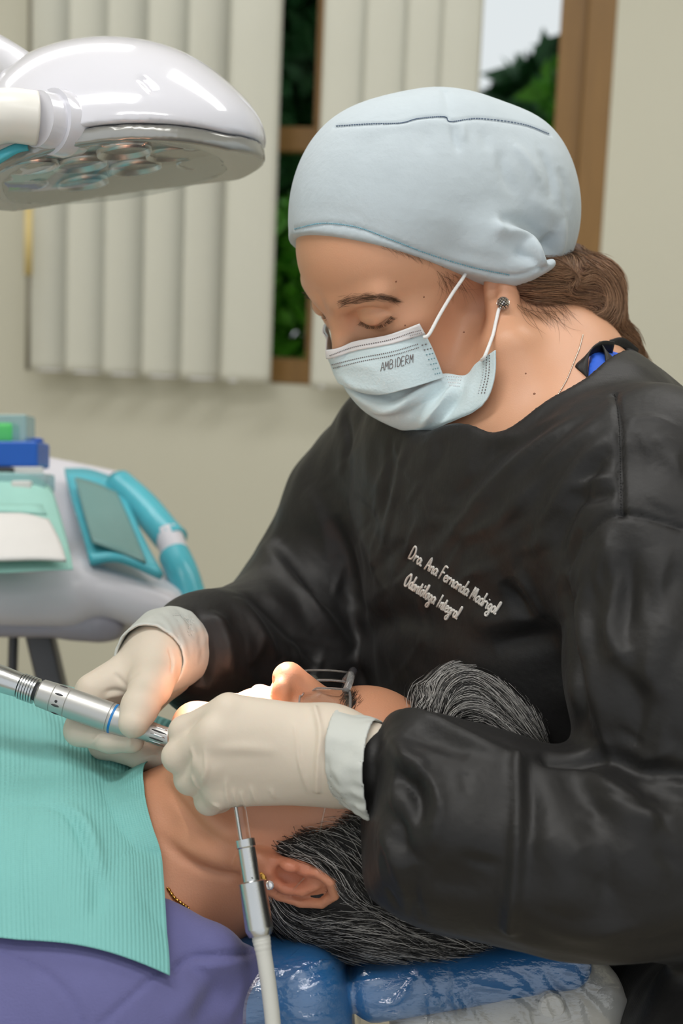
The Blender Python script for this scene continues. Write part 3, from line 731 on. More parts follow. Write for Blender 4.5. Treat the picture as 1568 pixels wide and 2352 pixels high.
# ------------------------------------------------------------------ dentist: cap, mask, gloves, hair
M_cap = mat('cap_cotton', srgb(184, 195, 202), 0.85, var=0.03, vscale=60, bump=0.35, bscale=120, sheen=0.1)
M_thread = mat('teal_thread', srgb(120, 178, 196), 0.7); M_threadd = mat('dark_thread', srgb(96, 112, 134), 0.7)
CAP_C = V(1000, 488, 1.17); CAP_R = frame3((1, 0.10, 0), (-0.1, 1, -0.1))
def plane3(a, b, c, down):
    n = nrm(np.cross(b - a, c - a)); n = n if n @ np.asarray(down) > 0 else -n; return a.astype(np.float32), n.astype(np.float32)
CUT1 = plane3(V(790, 556, 1.085), V(1150, 636, 1.065), V(664, 566, 1.165), (0, -1, 0))
CUT2 = plane3(V(1200, 655, 1.07), V(1312, 598, 1.16), V(1193, 672, 1.25), (0, -1, 0))
def cap_sdf(p):
    d = ell(p, CAP_C, (0.110, 0.098, 0.097), CAP_R)
    d = smin(d, ell(p, V(845, 470, 1.15), (0.055, 0.070, 0.075)), 0.03)
    d = smin(d, ell(p, V(1190, 480, 1.18), (0.045, 0.066, 0.07)), 0.03)
    l = HD.loc(p); d = smin(d, np.minimum(ell(l, (-0.2, 0, 4.4), (9.3, 7.2, 8.3)), ell(l, (4.3, 0, 4.6), (5.0, 6.1, 5.2))) * HD.sc - 0.007, 0.02)
    d = d + 0.0010 * vnoise(p, 70, 8)
    # small gathered tail at the back
    d = smin(d, ell(p, V(1215, 612, 1.10), (0.022, 0.016, 0.02)), 0.012)
    d = smin(d, ell(l, (-0.9, 7.6, 1.8), (2.5, 1.9, 2.7)) * HD.sc, 0.02)
    d = smax(d, (p - CUT1[0]) @ CUT1[1], 0.0025)
    return smax(d, (p - CUT2[0]) @ CUT2[1], 0.006)
CAP_STROKES = [
    ([(770, 290), (850, 285), (920, 283), (960, 272), (1020, 268), (1035, 280), (1100, 272), (1200, 285), (1262, 308)], 0.0018, -0.0022, 0),
    ([(775, 300), (860, 297), (960, 284), (1020, 282), (1100, 285), (1200, 298)], 0.006, 0.0014),
    ([(1022, 208), (1028, 235), (1030, 268)], 0.0035, -0.002, 2), ([(1040, 285), (1045, 320), (1052, 350)], 0.003, -0.0026), ([(1060, 285), (1065, 325)], 0.0035, 0.002),
    ([(1150, 525), (1185, 535), (1225, 570), (1245, 600)], 0.006, 0.0075, 0), ([(1160, 512), (1200, 515), (1240, 545), (1262, 585)], 0.006, -0.005, 0),
    ([(1195, 580), (1225, 595), (1250, 618)], 0.004, -0.005, 0), ([(1270, 530), (1262, 570), (1258, 610)], 0.006, -0.006), ([(1290, 500), (1288, 550), (1280, 600)], 0.006, 0.004),
    ([(1180, 330), (1210, 370), (1240, 420)], 0.005, 0.003), ([(1150, 340), (1160, 400), (1190, 450)], 0.006, -0.003), ([(1240, 340), (1265, 400), (1270, 460)], 0.005, -0.0035),
    ([(900, 300), (890, 360), (880, 420)], 0.008, 0.0012), ([(980, 300), (975, 350)], 0.006, -0.0012), ([(850, 310), (830, 370)], 0.007, -0.001), ([(1110, 300), (1120, 350)], 0.005, -0.0014),
    ([(950, 480), (1050, 510), (1140, 520)], 0.008, 0.001), ([(1010, 560), (1100, 590), (1180, 600)], 0.006, -0.0012), ([(700, 480), (800, 500), (900, 530)], 0.01, -0.001),
    ([(1280, 380), (1300, 430), (1305, 490)], 0.006, -0.002), ([(1215, 450), (1250, 480), (1290, 500)], 0.006, 0.002),
    ([(676, 528), (740, 515), (820, 524), (900, 553), (980, 584), (1080, 615), (1180, 633), (1245, 612)], 0.0016, -0.0016, 0),
]
CAP = sculpt('surgical_cap', cap_sdf, (-0.06, 0.13, 1.03), (0.20, 0.34, 1.29), 0.0021, M_cap, dentist, CAP_STROKES, smooth=1, keep=KEEP)
bv = bvh_of(*KEEP['surgical_cap'])
def stitches(name, pts, n, material, parent, r=0.0005, duty=0.6, lift=0.0004):
    P = hits(bv, pts, n * 3); mb = MB()
    for i in range(0, len(P) - 2, 3):
        a, b = P[i], P[i + 2] * duty + P[i] * (1 - duty)
        if np.linalg.norm(a - b) > 0.02: continue
        o = -nrm(a) * lift; mb.tube([W(a + o), W((a + b) / 2 + o * 2), W(b + o)], r, 5)
    return mb.build(name, material, parent)
stitches('hem_stitching', [(676, 526), (740, 513), (820, 522), (900, 551), (980, 582), (1080, 613), (1170, 632)], 110, M_thread, CAP, 0.00045)
stitches('crown_seam', [(772, 289), (850, 284), (920, 282), (960, 272), (1020, 268), (1035, 279), (1100, 272), (1200, 285), (1260, 307)], 110, M_threadd, CAP, 0.0004, 0.95)

# mask
M_mask = mat('mask_fabric', srgb(203, 220, 225), 0.75, var=0.05, vscale=45, bump=0.25, bscale=500, sheen=0.1)
M_maskw = mat('mask_white_band', srgb(226, 224, 226), 0.8, var=0.02, bump=0.2, bscale=500)
M_ink = mat('mask_print', srgb(120, 112, 112), 0.8); M_loop = mat('ear_loop_elastic', srgb(236, 236, 236), 0.8, bump=0.3, bscale=900)
MASK_D = 0.0
def px_rows(rows): return [[V(q[0], q[1], q[2] + MASK_D) for q in r] for r in rows]
def panel(name, rows, nu, nv, material, parent, strokes=None, thick=0.0012, gap=0.004):
    G = loft(px_rows(rows), nu, nv); v = G.reshape(-1, 3)
    q = np.array([(i * nv + j, i * nv + j + 1, (i + 1) * nv + j + 1, (i + 1) * nv + j) for i in range(nu - 1) for j in range(nv - 1)])
    n = normals(v, q)
    if (n[:, 2].mean()) > 0: q = q[:, ::-1].copy()
    v = relax(push_out(v, dentist_sdf, gap), q, 2)
    if strokes: v = fold(v, q, strokes, 3)
    o = mesh_obj(name, W(v), q[:, ::-1].copy(), material, parent)
    md = o.modifiers.new('solid', 'SOLIDIFY'); md.thickness = thick; md.offset = -1
    KEEP[name] = (v, q)
    return o
mask = bpy.data.objects.new('face_mask', None); col.objects.link(mask); mask.location = PW(930, 880, 1.09); bpy.context.view_layer.update()
mask.parent = dentist; mask.matrix_parent_inverse = dentist.matrix_world.inverted(); mask['label'] = 'pale blue pleated face mask'
UP_ROWS = [[(757, 736, 1.190), (748, 790, 1.160), (754, 806, 1.140), (813, 784, 1.113), (889, 769, 1.094), (963, 744, 1.082)],
           [(768, 790, 1.190), (757, 818, 1.155), (763, 835, 1.136), (828, 822, 1.108), (905, 808, 1.090), (988, 788, 1.090)],
           [(785, 830, 1.185), (768, 848, 1.152), (772, 862, 1.133), (842, 872, 1.105), (922, 856, 1.090), (1007, 832, 1.094)],
           [(800, 860, 1.180), (778, 872, 1.148), (784, 884, 1.130), (860, 907, 1.106), (936, 893, 1.091), (1020, 867, 1.097)]]
LO_ROWS = [[(800, 840, 1.180), (780, 860, 1.143), (870, 880, 1.115), (960, 872, 1.104), (1020, 858, 1.104), (1068, 861, 1.094), (1093, 834, 1.083), (1136, 804, 1.060)],
           [(815, 885, 1.175), (793, 895, 1.133), (870, 922, 1.112), (955, 917, 1.098), (1015, 905, 1.096), (1060, 895, 1.086), (1097, 878, 1.074), (1136, 850, 1.060)],
           [(850, 930, 1.170), (822, 932, 1.133), (888, 953, 1.116), (965, 950, 1.102), (1020, 938, 1.094), (1060, 928, 1.083), (1092, 912, 1.071), (1129, 888, 1.060)],
           [(885, 965, 1.165), (850, 955, 1.135), (912, 982, 1.124), (975, 980, 1.108), (1028, 962, 1.090), (1063, 948, 1.079), (1090, 936, 1.070), (1118, 915, 1.062)],
           [(915, 985, 1.160), (890, 976, 1.142), (935, 993, 1.130), (978, 995, 1.116), (1030, 972, 1.092), (1060, 959, 1.081), (1085, 948, 1.073), (1104, 932, 1.066)]]
panel('lower_panel', LO_ROWS, 60, 90, M_mask, mask,
      [([(1020, 868), (960, 905), (900, 940), (850, 945)], 0.004, 0.0045), ([(1025, 880), (985, 920), (930, 960)], 0.004, -0.0045), ([(1050, 880), (1010, 930), (960, 985)], 0.0035, 0.005),
       ([(1065, 885), (1035, 935), (1000, 975)], 0.004, -0.004), ([(810, 900), (850, 930), (930, 935)], 0.005, 0.002), ([(830, 890), (880, 905), (920, 915)], 0.004, -0.002), ([(1085, 880), (1070, 930), (1040, 965)], 0.005, 0.0015)])
up_o = panel('upper_panel', UP_ROWS, 46, 80, M_mask, mask,
      [([(889, 900), (820, 890), (785, 870)], 0.004, 0.002), ([(770, 842), (830, 838), (870, 850)], 0.005, 0.0015)])
bv = bvh_of(*KEEP['upper_panel'])
# white nose band along the top of the upper panel
WB = [UP_ROWS[0], [tuple(np.array(a) * 0.45 + np.array(b) * 0.55) for a, b in zip(UP_ROWS[0], UP_ROWS[1])]]
WB = [[(u, v, d - 0.0012) for u, v, d in r] for r in WB]
panel('nose_band', WB, 6, 60, M_maskw, mask, None, 0.0008, 0.0052)
bvb = bvh_of(*KEEP['nose_band'])
def dashes(name, bvx, pts, n, r, material, parent, duty=0.55):
    P = hits(bvx, pts, n * 3); mb = MB()
    for i in range(0, len(P) - 2, 3):
        a, b = P[i], P[i] + (P[i + 2] - P[i]) * duty * 1.2
        o = -nrm(a) * 0.0003; mb.tube([W(a + o), W(b + o)], r, 5)
    return mb.build(name, material, parent)
for k, pts in enumerate([[(757, 817), (813, 797), (889, 782), (950, 762)]]):
    dashes('weld_line', bvb, pts, 46, 0.00045, M_ink, mask)
for pts in [[(762, 838), (828, 822), (900, 808), (960, 790)], [(765, 846), (830, 830), (902, 816), (962, 798)]]:
    dashes('weld_line', bv, pts, 46, 0.00045, M_ink, mask)
for k in range(7):
    dashes('weld_line', bv, [(968 + k * 5, 793 + 11 * k), (996 + k * 3.5, 786 + 11.5 * k)], 4, 0.00045, mat('weld_grey', srgb(120, 160, 170), 0.8) if k > 1 else M_ink, mask)
for k in range(6):
    dashes('weld_line', bvb, [(940 + k * 1.5, 765 + k * 6), (972 + k * 2, 757 + k * 6)], 8, 0.0004, M_ink, mask, 0.4)
bvl = bvh_of(*KEEP['lower_panel'])
for k in range(3):
    dashes('weld_line', bvl, [(1124 - k * 7, 815 + k * 4), (1122 - k * 7, 860 + k * 2), (1112 - k * 7, 905)], 14, 0.0005, M_ink if k < 2 else mat('weld_pale', srgb(190, 195, 198), .8), mask)
for k in range(4):
    dashes('weld_line', bvl, [(1024 + k * 3, 864 + k * 7), (1062 - k * 2, 866 + k * 7)], 7, 0.0005, M_maskw, mask, 0.4)
# ear loops
def tube_px(name, pts, r, material, parent, n=24, seg=8):
    P = push_out(catmull([V(*q) for q in pts], n), dentist_sdf, 0.0016); return MB().tube(W(P), r, seg).build(name, material, parent)
tube_px('ear_loop', [(972, 775, 1.080), (985, 768, 1.079), (1010, 722, 1.082), (1040, 672, 1.086), (1062, 640, 1.086), (1085, 600, 1.095)], 0.0014, M_loop, mask)
tube_px('ear_loop', [(1106, 827, 1.074), (1113, 818, 1.066), (1128, 780, 1.072), (1143, 735, 1.086), (1150, 712, 1.094)], 0.0014, M_loop, mask)

# printed word on the mask, drawn with a single-stroke alphabet
STROKES = {
 'A': [[(0, 0), (.5, 1), (1, 0)], [(.2, .4), (.8, .4)]], 'M': [[(0, 0), (.1, 1), (.5, .35), (.9, 1), (1, 0)]], 'B': [[(0, 0), (0, 1), (.7, .95), (.75, .6), (0, .53), (.85, .45), (.85, .05), (0, 0)]],
 'I': [[(.45, 0), (.45, 1)]], 'D': [[(0, 0), (0, 1), (.6, .95), (.9, .5), (.6, .05), (0, 0)]], 'E': [[(.85, 0), (0, 0), (0, 1), (.85, 1)], [(0, .52), (.65, .52)]],
 'R': [[(0, 0), (0, 1), (.75, .95), (.8, .6), (0, .5), (.9, 0)]],
}
CUR = {  # slanted script-like lower case and capitals
 'D': [[(.1, 0), (.3, 1), (.75, 1.05), (1, .6), (.7, .1), (.1, 0)]], 'r': [[(0, 0), (.1, .5), (.15, .35), (.45, .52), (.6, .45)]], 'a': [[(.65, .45), (.3, .52), (.02, .25), (.2, 0), (.5, .12), (.68, .5), (.65, .08), (.85, .02)]],
 '.': [[(.1, 0), (.2, .06)]], 'A': [[(0, -.05), (.55, 1.05), (.75, 0)], [(.2, .38), (.75, .42)]], 'n': [[(0, 0), (.1, .5), (.12, .3), (.45, .52), (.55, .4), (.5, 0), (.7, .02)]],
 'F': [[(0, -.05), (.3, 1.05), (.95, 1.08)], [(.15, .55), (.65, .6)]], 'e': [[(.05, .25), (.55, .35), (.4, .53), (.1, .4), (.08, .1), (.35, 0), (.65, .12)]], 'd': [[(.6, .45), (.25, .5), (.02, .22), (.2, 0), (.5, .15), (.8, 1.1)], [(.62, .4), (.6, .02), (.8, .02)]],
 'M': [[(0, -.05), (.3, 1.05), (.45, .2), (.85, 1.05), (.85, 0)]], 'i': [[(.1, .5), (.1, .05), (.3, .02)], [(.2, .75), (.22, .8)]], 'g': [[(.6, .45), (.25, .5), (.05, .22), (.25, .02), (.55, .2), (.65, .5), (.5, -.4), (.1, -.5), (0, -.3), (.6, 0)]],
 'l': [[(.05, .05), (.45, .9), (.35, 1.1), (.2, .8), (.1, .1), (.35, .02)]], 'O': [[(.55, 1.05), (.05, .6), (.1, .05), (.55, 0), (.95, .5), (.75, 1.0), (.5, 1.0), (.45, .85)]], 't': [[(.3, .9), (.15, .1), (.4, .02)], [(.0, .58), (.5, .62)]],
 'o': [[(.4, .5), (.1, .4), (.08, .08), (.4, 0), (.6, .3), (.4, .5), (.75, .48)]], 'ó': [[(.4, .5), (.1, .4), (.08, .08), (.4, 0), (.6, .3), (.4, .5), (.75, .48)], [(.4, .72), (.55, .9)]], 'I': [[(0, -.05), (.3, 1.05)]],
}
def write_on(name, bvx, text, font, p0, ex, ey, adv, r, material, parent, lift=0.0004, space=0.6, n=10, each=True):
    """letters laid on a surface: p0 photo start, ex / ey photo vectors of one unit"""
    x = 0.0; p0, ex, ey = map(np.array, (p0, ex, ey)); mb = MB()
    for ch in text:
        if ch == ' ': x += space; continue
        for st in font[ch]:
            P = [hit(bvx, *(p0 + ex * (x + a * 0.9) + ey * b)) for a, b in catmull(st, max(3, len(st) * 3))]
            P = [q for q in P if q is not None]
            if len(P) > 1: mb.tube([W(q - nrm(q) * lift) for q in P], r, 5)
        x += adv.get(ch, adv['*'])
    return mb.build(name, material, parent)
write_on('printed_word', bv, 'AMBIDERM', STROKES, (874, 853), (8.3, -2.3), (1.2, -20), {'*': 1.15, 'I': .95, 'M': 1.3}, 0.00030, M_ink, mask, 0.0002)

# gloves
M_glove = mat('latex_glove', srgb(212, 200, 184), 0.5, var=0.03, vscale=30, bump=0.12, bscale=140, spec=0.35, sss=0.15)
M_cuff = mat('glove_cuff_latex', srgb(196, 199, 194), 0.5, var=0.03, bump=0.3, bscale=90, spec=0.35)
GL = [  # near hand: per finger list of (u, v, d, r)
    [(755, 1682, .990, .0165), (525, 1634, .974, .0120), (424, 1680, .986, .0104), (462, 1702, 1.014, .0095), (505, 1716, 1.026, .0085)],
    [(760, 1715, .984, .0170), (490, 1690, .966, .0125), (411, 1737, .981, .0106), (452, 1752, 1.012, .0095), (500, 1752, 1.026, .0085)],
    [(762, 1755, .985, .0170), (485, 1755, .968, .0122), (437, 1789, .984, .0102), (480, 1800, 1.010, .0092), (525, 1790, 1.022, .0082)],
    [(765, 1788, .990, .0165), (505, 1816, .976, .0118), (480, 1838, .986, .0092), (515, 1838, 1.008, .0085), (548, 1825, 1.018, .0078)]]
def near_glove(p):
    d = None
    for fgr in GL:
        pts = [V(*q[:3]) for q in fgr]; rr = [q[3] for q in fgr]
        e = cone(p, pts[0], pts[1], rr[0], rr[1]); d = e if d is None else smin(d, e, 0.016)
    for fgr in GL:
        pts = [V(*q[:3]) for q in fgr]; rr = [q[3] for q in fgr]
        d = smin(d, chain(p, pts[1:], rr[1:], 0.006), 0.0035)
    th_ = chain(p, [V(740, 1690, 1.00), V(610, 1672, 1.030), V(540, 1690, 1.048), V(500, 1712, 1.052)], [.016, .0125, .011, .0095], .008)
    d = smin(d, th_, 0.012)
    d = smin(d, chain(p, [V(745, 1730, .988), V(800, 1742, .982), V(850, 1752, .972)], [.026, .0265, .027], .01), 0.02)
    return d + 0.0004 * vnoise(p, 140, 5)
near_strokes = [
    ([(722, 1626), (735, 1680), (730, 1750), (728, 1815)], 0.0022, 0.0024, 0), ([(680, 1700), (690, 1760), (708, 1820)], 0.0014, 0.0015), ([(675, 1660), (685, 1720)], 0.0012, 0.0010),
    ([(518, 1790), (522, 1830), (530, 1852)], 0.0016, 0.0018), ([(535, 1810), (540, 1835), (548, 1856)], 0.0014, 0.0018), ([(552, 1815), (560, 1840), (568, 1852)], 0.0014, 0.0018), ([(575, 1805), (585, 1832), (595, 1848)], 0.0014, 0.0016),
    ([(485, 1845), (500, 1850), (510, 1860)], 0.0013, 0.0018), ([(620, 1810), (632, 1835)], 0.0014, 0.0010), ([(438, 1715), (446, 1740), (440, 1770)], 0.002, 0.0015), ([(470, 1720), (474, 1770), (462, 1805)], 0.0018, 0.0016),
    ([(440, 1780), (450, 1800), (462, 1815)], 0.0016, 0.0015), ([(480, 1722), (560, 1718), (640, 1725)], 0.004, 0.0012), ([(470, 1640), (440, 1665), (428, 1690)], 0.003, -0.0009)]
gl_n = sculpt('glove', near_glove, (-0.14, -0.26, 0.92), (0.04, -0.10, 1.08), 0.0012, M_glove, dentist, near_strokes, smooth=1, keep=KEEP)
def cuff(name, a, b, ra, rb, lo, hi, parent, sx=1.0, strokes=None, seed=1, n0=None):
    """rolled latex cuff: a hollow tapering sleeve between two points"""
    a, b = np.asarray(a), np.asarray(b); ax = nrm(b - a); n1 = ax if n0 is None else nrm(n0)
    def f(p):
        q = p + (vnoise(p, 230, seed) * 0.0010 + vnoise(p, 520, seed + 1) * 0.0005)[:, None] * np.float32(1)
        t = np.clip(((q - a) @ ax) / np.linalg.norm(b - a), -0.2, 1.2)
        rr = np.linalg.norm(q - a - (t * np.linalg.norm(b - a))[:, None] * ax, axis=1) - (ra + (rb - ra) * t)
        d = np.abs(rr) - 0.0011
        d = smax(d, (p - b) @ n1, 0.002); return smax(d, -((p - a) @ n1), 0.002)
    return sculpt(name, f, lo, hi, 0.0012, M_cuff, parent, strokes, smooth=1)
cuff('cuff', V(772, 1726, .978), V(868, 1766, .967), .0268, .0335, V(700, 1900, .93) * [1, 1, 1], V(930, 1590, 1.02), gl_n, n0=V(905, 1725, .967) - V(790, 1710, .978) + np.array([0, 0.004, 0]), seed=3)
GR = [  # far hand
    [(372, 1500, 1.128, .019), (212, 1590, 1.092, .0130), (183, 1678, 1.078, .0112), (252, 1697, 1.066, .0100), (305, 1702, 1.062, .0088)],
    [(378, 1515, 1.135, .019), (228, 1625, 1.118, .0130), (238, 1708, 1.104, .0110), (330, 1738, 1.090, .0100), (398, 1748, 1.082, .0090)],
    [(382, 1530, 1.140, .018), (255, 1650, 1.135, .0125), (285, 1733, 1.118, .0102), (345, 1764, 1.104, .0095), (402, 1768, 1.094, .0085)],
    [(386, 1540, 1.145, .017), (285, 1665, 1.148, .0120), (320, 1750, 1.128, .0095), (362, 1778, 1.114, .0088), (405, 1782, 1.106, .0080)]]
def far_glove(p):
    d = None
    for fgr in GR:
        pts = [V(*q[:3]) for q in fgr]; rr = [q[3] for q in fgr]
        e = cone(p, pts[0], pts[1], rr[0], rr[1]); d = e if d is None else smin(d, e, 0.016)
    for fgr in GR:
        pts = [V(*q[:3]) for q in fgr]; rr = [q[3] for q in fgr]
        d = smin(d, chain(p, pts[1:], rr[1:], 0.005), 0.0035)
    th_ = chain(p, [V(372, 1500, 1.112), V(345, 1575, 1.075), V(322, 1622, 1.052), V(307, 1660, 1.042)], [.021, .0150, .0125, .0112], .008)
    d = smin(d, th_, 0.010)
    d = smin(d, cone(p, V(330, 1560, 1.10), V(250, 1590, 1.10), .012, .010), 0.018)
    d = smin(d, chain(p, [V(362, 1504, 1.120), V(386, 1494, 1.145)], [.026, .026], .01), 0.014)
    return d + 0.0004 * vnoise(p, 140, 6)
far_strokes = [([(290, 1575), (270, 1555), (262, 1545)], 0.0018, -0.0014), ([(285, 1590), (262, 1585), (240, 1590)], 0.0018, -0.0016), ([(280, 1598), (255, 1600), (240, 1606)], 0.0016, 0.0012), ([(288, 1580), (300, 1560), (320, 1545)], 0.002, -0.001),
               ([(208, 1712), (222, 1695), (230, 1685)], 0.0014, 0.0011), ([(296, 1690), (300, 1705), (298, 1715)], 0.0012, 0.0011), ([(318, 1728), (338, 1712), (345, 1705)], 0.0014, 0.001), ([(388, 1490), (396, 1520), (392, 1545)], 0.0014, -0.002), ([(330, 1745), (350, 1735), (365, 1740)], 0.0014, 0.001)]
gl_f = sculpt('glove', far_glove, (-0.24, -0.23, 1.01), (-0.09, -0.08, 1.19), 0.0012, M_glove, dentist, far_strokes, smooth=1, keep=KEEP)
cuff('cuff', V(342, 1514, 1.098), V(392, 1491, 1.150), .0272, .0348, (-0.21, -0.18, 1.05), (-0.08, -0.05, 1.20), gl_f, seed=9)
# ------------------------------------------------------------------ patient: shirt, bib, hair
M_shirt = mat('polo_knit', srgb(98, 98, 146), 0.85, var=0.06, vscale=60, bump=0.25, bscale=700, sheen=0.2)
M_bib = mat('bib_paper', srgb(120, 184, 180), 0.7, var=0.03, vscale=30, bump=0.2, bscale=300)
M_gold = mat('gold', srgb(212, 165, 84), 0.25, metallic=1.0, var=0.05)
M_crystal = mat('crystal', (0.9, 0.9, 0.92), 0.05, metallic=0.6)
def shirt_sdf(p):
    d = p_torso(p, 0.003)
    d = smin(d, chain(p, [V(380, 2320, 0.985), V(500, 2310, 1.0), V(530, 2290, 1.06)], [0.045, 0.030, 0.03], 0.02), 0.035)
    d = smin(d, chain(p, [V(370, 2130, 0.985), V(480, 2200, 0.975), V(560, 2238, 0.995), V(590, 2255, 1.06)], [0.019, 0.019, 0.016, 0.02], 0.01), 0.010)
    n = chain(p, [V(520, 1930, 1.06), V(420, 1985, 1.06), V(300, 1985, 1.07)], [0.066, 0.066, 0.063], 0.02)
    return smax(d, -n, 0.004) + 0.0012 * vnoise(p, 60, 12)
shirt_strokes = [([(402, 2225), (440, 2200), (500, 2195), (560, 2190), (592, 2178)], 0.003, -0.0035, 0), ([(420, 2195), (460, 2215), (520, 2215), (580, 2200)], 0.0035, 0.0025), ([(0, 2190), (100, 2230), (160, 2290), (190, 2352)], 0.0016, -0.0018, 0),
                 ([(380, 2215), (300, 2290), (230, 2352)], 0.002, -0.002, 0), ([(560, 2240), (540, 2300), (510, 2352)], 0.006, 0.003), ([(470, 2240), (430, 2300), (380, 2352)], 0.008, 0.003), ([(510, 2240), (480, 2300), (440, 2352)], 0.007, -0.0035)]
sculpt('polo_shirt', shirt_sdf, (-0.32, -0.47, 0.85), (-0.03, -0.10, 1.32), 0.003, M_shirt, patient, shirt_strokes, smooth=2, keep=KEEP)
# bib draped over the chest
BIB = [[(-260, 1590, 1.32), (0, 1625, 1.32), (200, 1665, 1.31), (455, 1720, 1.29)],
       [(-260, 1505, 1.23), (0, 1553, 1.23), (180, 1583, 1.225), (425, 1668, 1.210)],
       [(-260, 1590, 1.14), (0, 1640, 1.14), (200, 1690, 1.13), (372, 1760, 1.125)],
       [(-260, 1760, 1.05), (0, 1800, 1.05), (200, 1820, 1.045), (366, 1860, 1.045)],
       [(-260, 1950, .985), (0, 1985, .975), (200, 2005, .970), (378, 2040, .975)],
       [(-260, 2120, .945), (0, 2155, .930), (200, 2178, .925), (390, 2243, .930)]]
G = loft([[V(*q) for q in r] for r in BIB], 150, 110); nu, nv = G.shape[:2]; v = G.reshape(-1, 3)
v = push_out(v, lambda p: np.minimum(shirt_sdf(p), patient_sdf(p)), 0.006)
q = np.array([(i * nv + j, i * nv + j + 1, (i + 1) * nv + j + 1, (i + 1) * nv + j) for i in range(nu - 1) for j in range(nv - 1)])
if normals(v, q)[:, 2].mean() > 0: q = q[:, ::-1].copy()
v = relax(v, q, 6)
v = fold(v, q, [([(130, 1855), (165, 1880), (190, 1930), (215, 2000)], 0.004, -0.004), ([(150, 1850), (190, 1890), (215, 1950), (230, 2020)], 0.006, 0.004), ([(0, 1855), (70, 1850), (150, 1862)], 0.0015, -0.0012, 0),
                ([(215, 2000), (225, 2060), (215, 2110)], 0.006, -0.003), ([(200, 1700), (260, 1780), (330, 1830)], 0.01, -0.004), ([(60, 1620), (120, 1700), (160, 1800)], 0.012, 0.004), ([(270, 1965), (330, 1960), (385, 1958)], 0.0015, -0.001, 0), ([(300, 1900), (310, 2000), (320, 2120)], 0.012, 0.003)], 4)
# ribs of the embossed paper, pressed in as relief
ii, jj = np.meshgrid(np.arange(nu), np.arange(nv), indexing='ij')
bib = thing('dental_bib', W(v.mean(0)), 'mint green ribbed paper bib spread over the patient\'s chest', 'bib')
o = mesh_obj('sheet', W(v), q[:, ::-1].copy(), M_bib, bib)
uvl = o.data.uv_layers.new(name='UVMap'); li = np.zeros(len(o.data.loops), np.int32); o.data.loops.foreach_get('vertex_index', li)
uvc = np.stack([jj.ravel()[li] / nv, ii.ravel()[li] / nu], 1).astype(np.float32); uvl.data.foreach_set('uv', uvc.ravel())
def bib_ribs(m_):
    nt = m_.node_tree; N = nt.nodes; L = nt.links; uv = N.new('ShaderNodeUVMap'); mp = N.new('ShaderNodeMapping'); mp.inputs['Scale'].default_value = (9.4, 26, 1)
    L.new(uv.outputs['UV'], mp.inputs['Vector']); b = N['Principled BSDF']; prev = b.inputs['Normal'].links[0].from_socket
    for ax, sc, st in (('X', 2.0, 0.36), ('Y', 3.0, 0.16)):
        w = N.new('ShaderNodeTexWave'); w.bands_direction = ax; w.inputs['Scale'].default_value = sc; w.inputs['Distortion'].default_value = 0.0
        L.new(mp.outputs['Vector'], w.inputs['Vector']); bp = N.new('ShaderNodeBump'); bp.inputs['Strength'].default_value = st; bp.inputs['Distance'].default_value = 0.0012
        L.new(w.outputs['Fac'], bp.inputs['Height']); L.new(prev, bp.inputs['Normal']); prev = bp.outputs['Normal']
    L.new(prev, b.inputs['Normal'])
bib_ribs(M_bib)
md = o.modifiers.new('solid', 'SOLIDIFY'); md.thickness = 0.0007; md.offset = 0
KEEP['bib'] = (v, q)

# hair
M_hairp = mat('hair_base_grey', srgb(38, 37, 37), 0.7, var=0.2, vscale=90, bump=0.6, bscale=260)
M_strand = mat('hair_strand', (1, 1, 1), 0.38, var=0.02, attr='tint', spec=0.5)
_a = V(620, 2225, 0.99); _b = V(1210, 2195, 1.0); _c = V(900, 2165, 1.12); _n = nrm(np.cross(_b - _a, _c - _a)); _n = _n if _n[1] < 0 else -_n
HAIR_CUT = (_a.astype(np.float32), _n.astype(np.float32))
def hairp_sdf(p):
    l = HP.loc(p)
    g = np.minimum(ell(l, (-0.2, 0, 4.4), (9.3, 7.2, 8.3)), ell(l, (5.4, 0, 5.15), (5.0, 6.1, 5.2))) - 0.75
    x, y, z = l[:, 0], np.abs(l[:, 1]), l[:, 2]
    reg = np.minimum(8.3 - z + 0.12 * y, np.maximum(x - (1.3 + 0.42 * z), -(z + 6.5)))
    reg = np.minimum(reg, np.maximum(x + 1.6, 0) * 0 + np.maximum(x + 2.0, -(z + 7.5)))
    d = smax(smax(g, reg, 0.5), -ell(l, (-1.1, 8.3, 0.2), (2.3, 1.5, 3.3)), 0.2) * HP.sc
    t = ell(p, V(1075, 1640, 1.075), (0.036, 0.032, 0.055), frame3((0.8, -0.6, 0), (0.6, 0.8, 0)))
    t = smin(t, ell(p, V(1150, 1690, 1.07), (0.03, 0.03, 0.05)), 0.02)
    d = smin(d, t, 0.02)
    d = smin(d, chain(p, [V(880, 2090, 1.03), V(1020, 2130, 1.03), V(1180, 2150, 1.04)], [0.03, 0.028, 0.016], 0.01), 0.02)
    a_, n_ = HAIR_CUT; d = smax(d, (p - a_) @ n_, 0.012)                     # pressed flat on the headrest
    return d
hair_p = sculpt('hair', hairp_sdf, (-0.10, -0.40, 0.92), (0.19, -0.08, 1.24), 0.0028, M_hairp, patient, smooth=1, keep=KEEP)
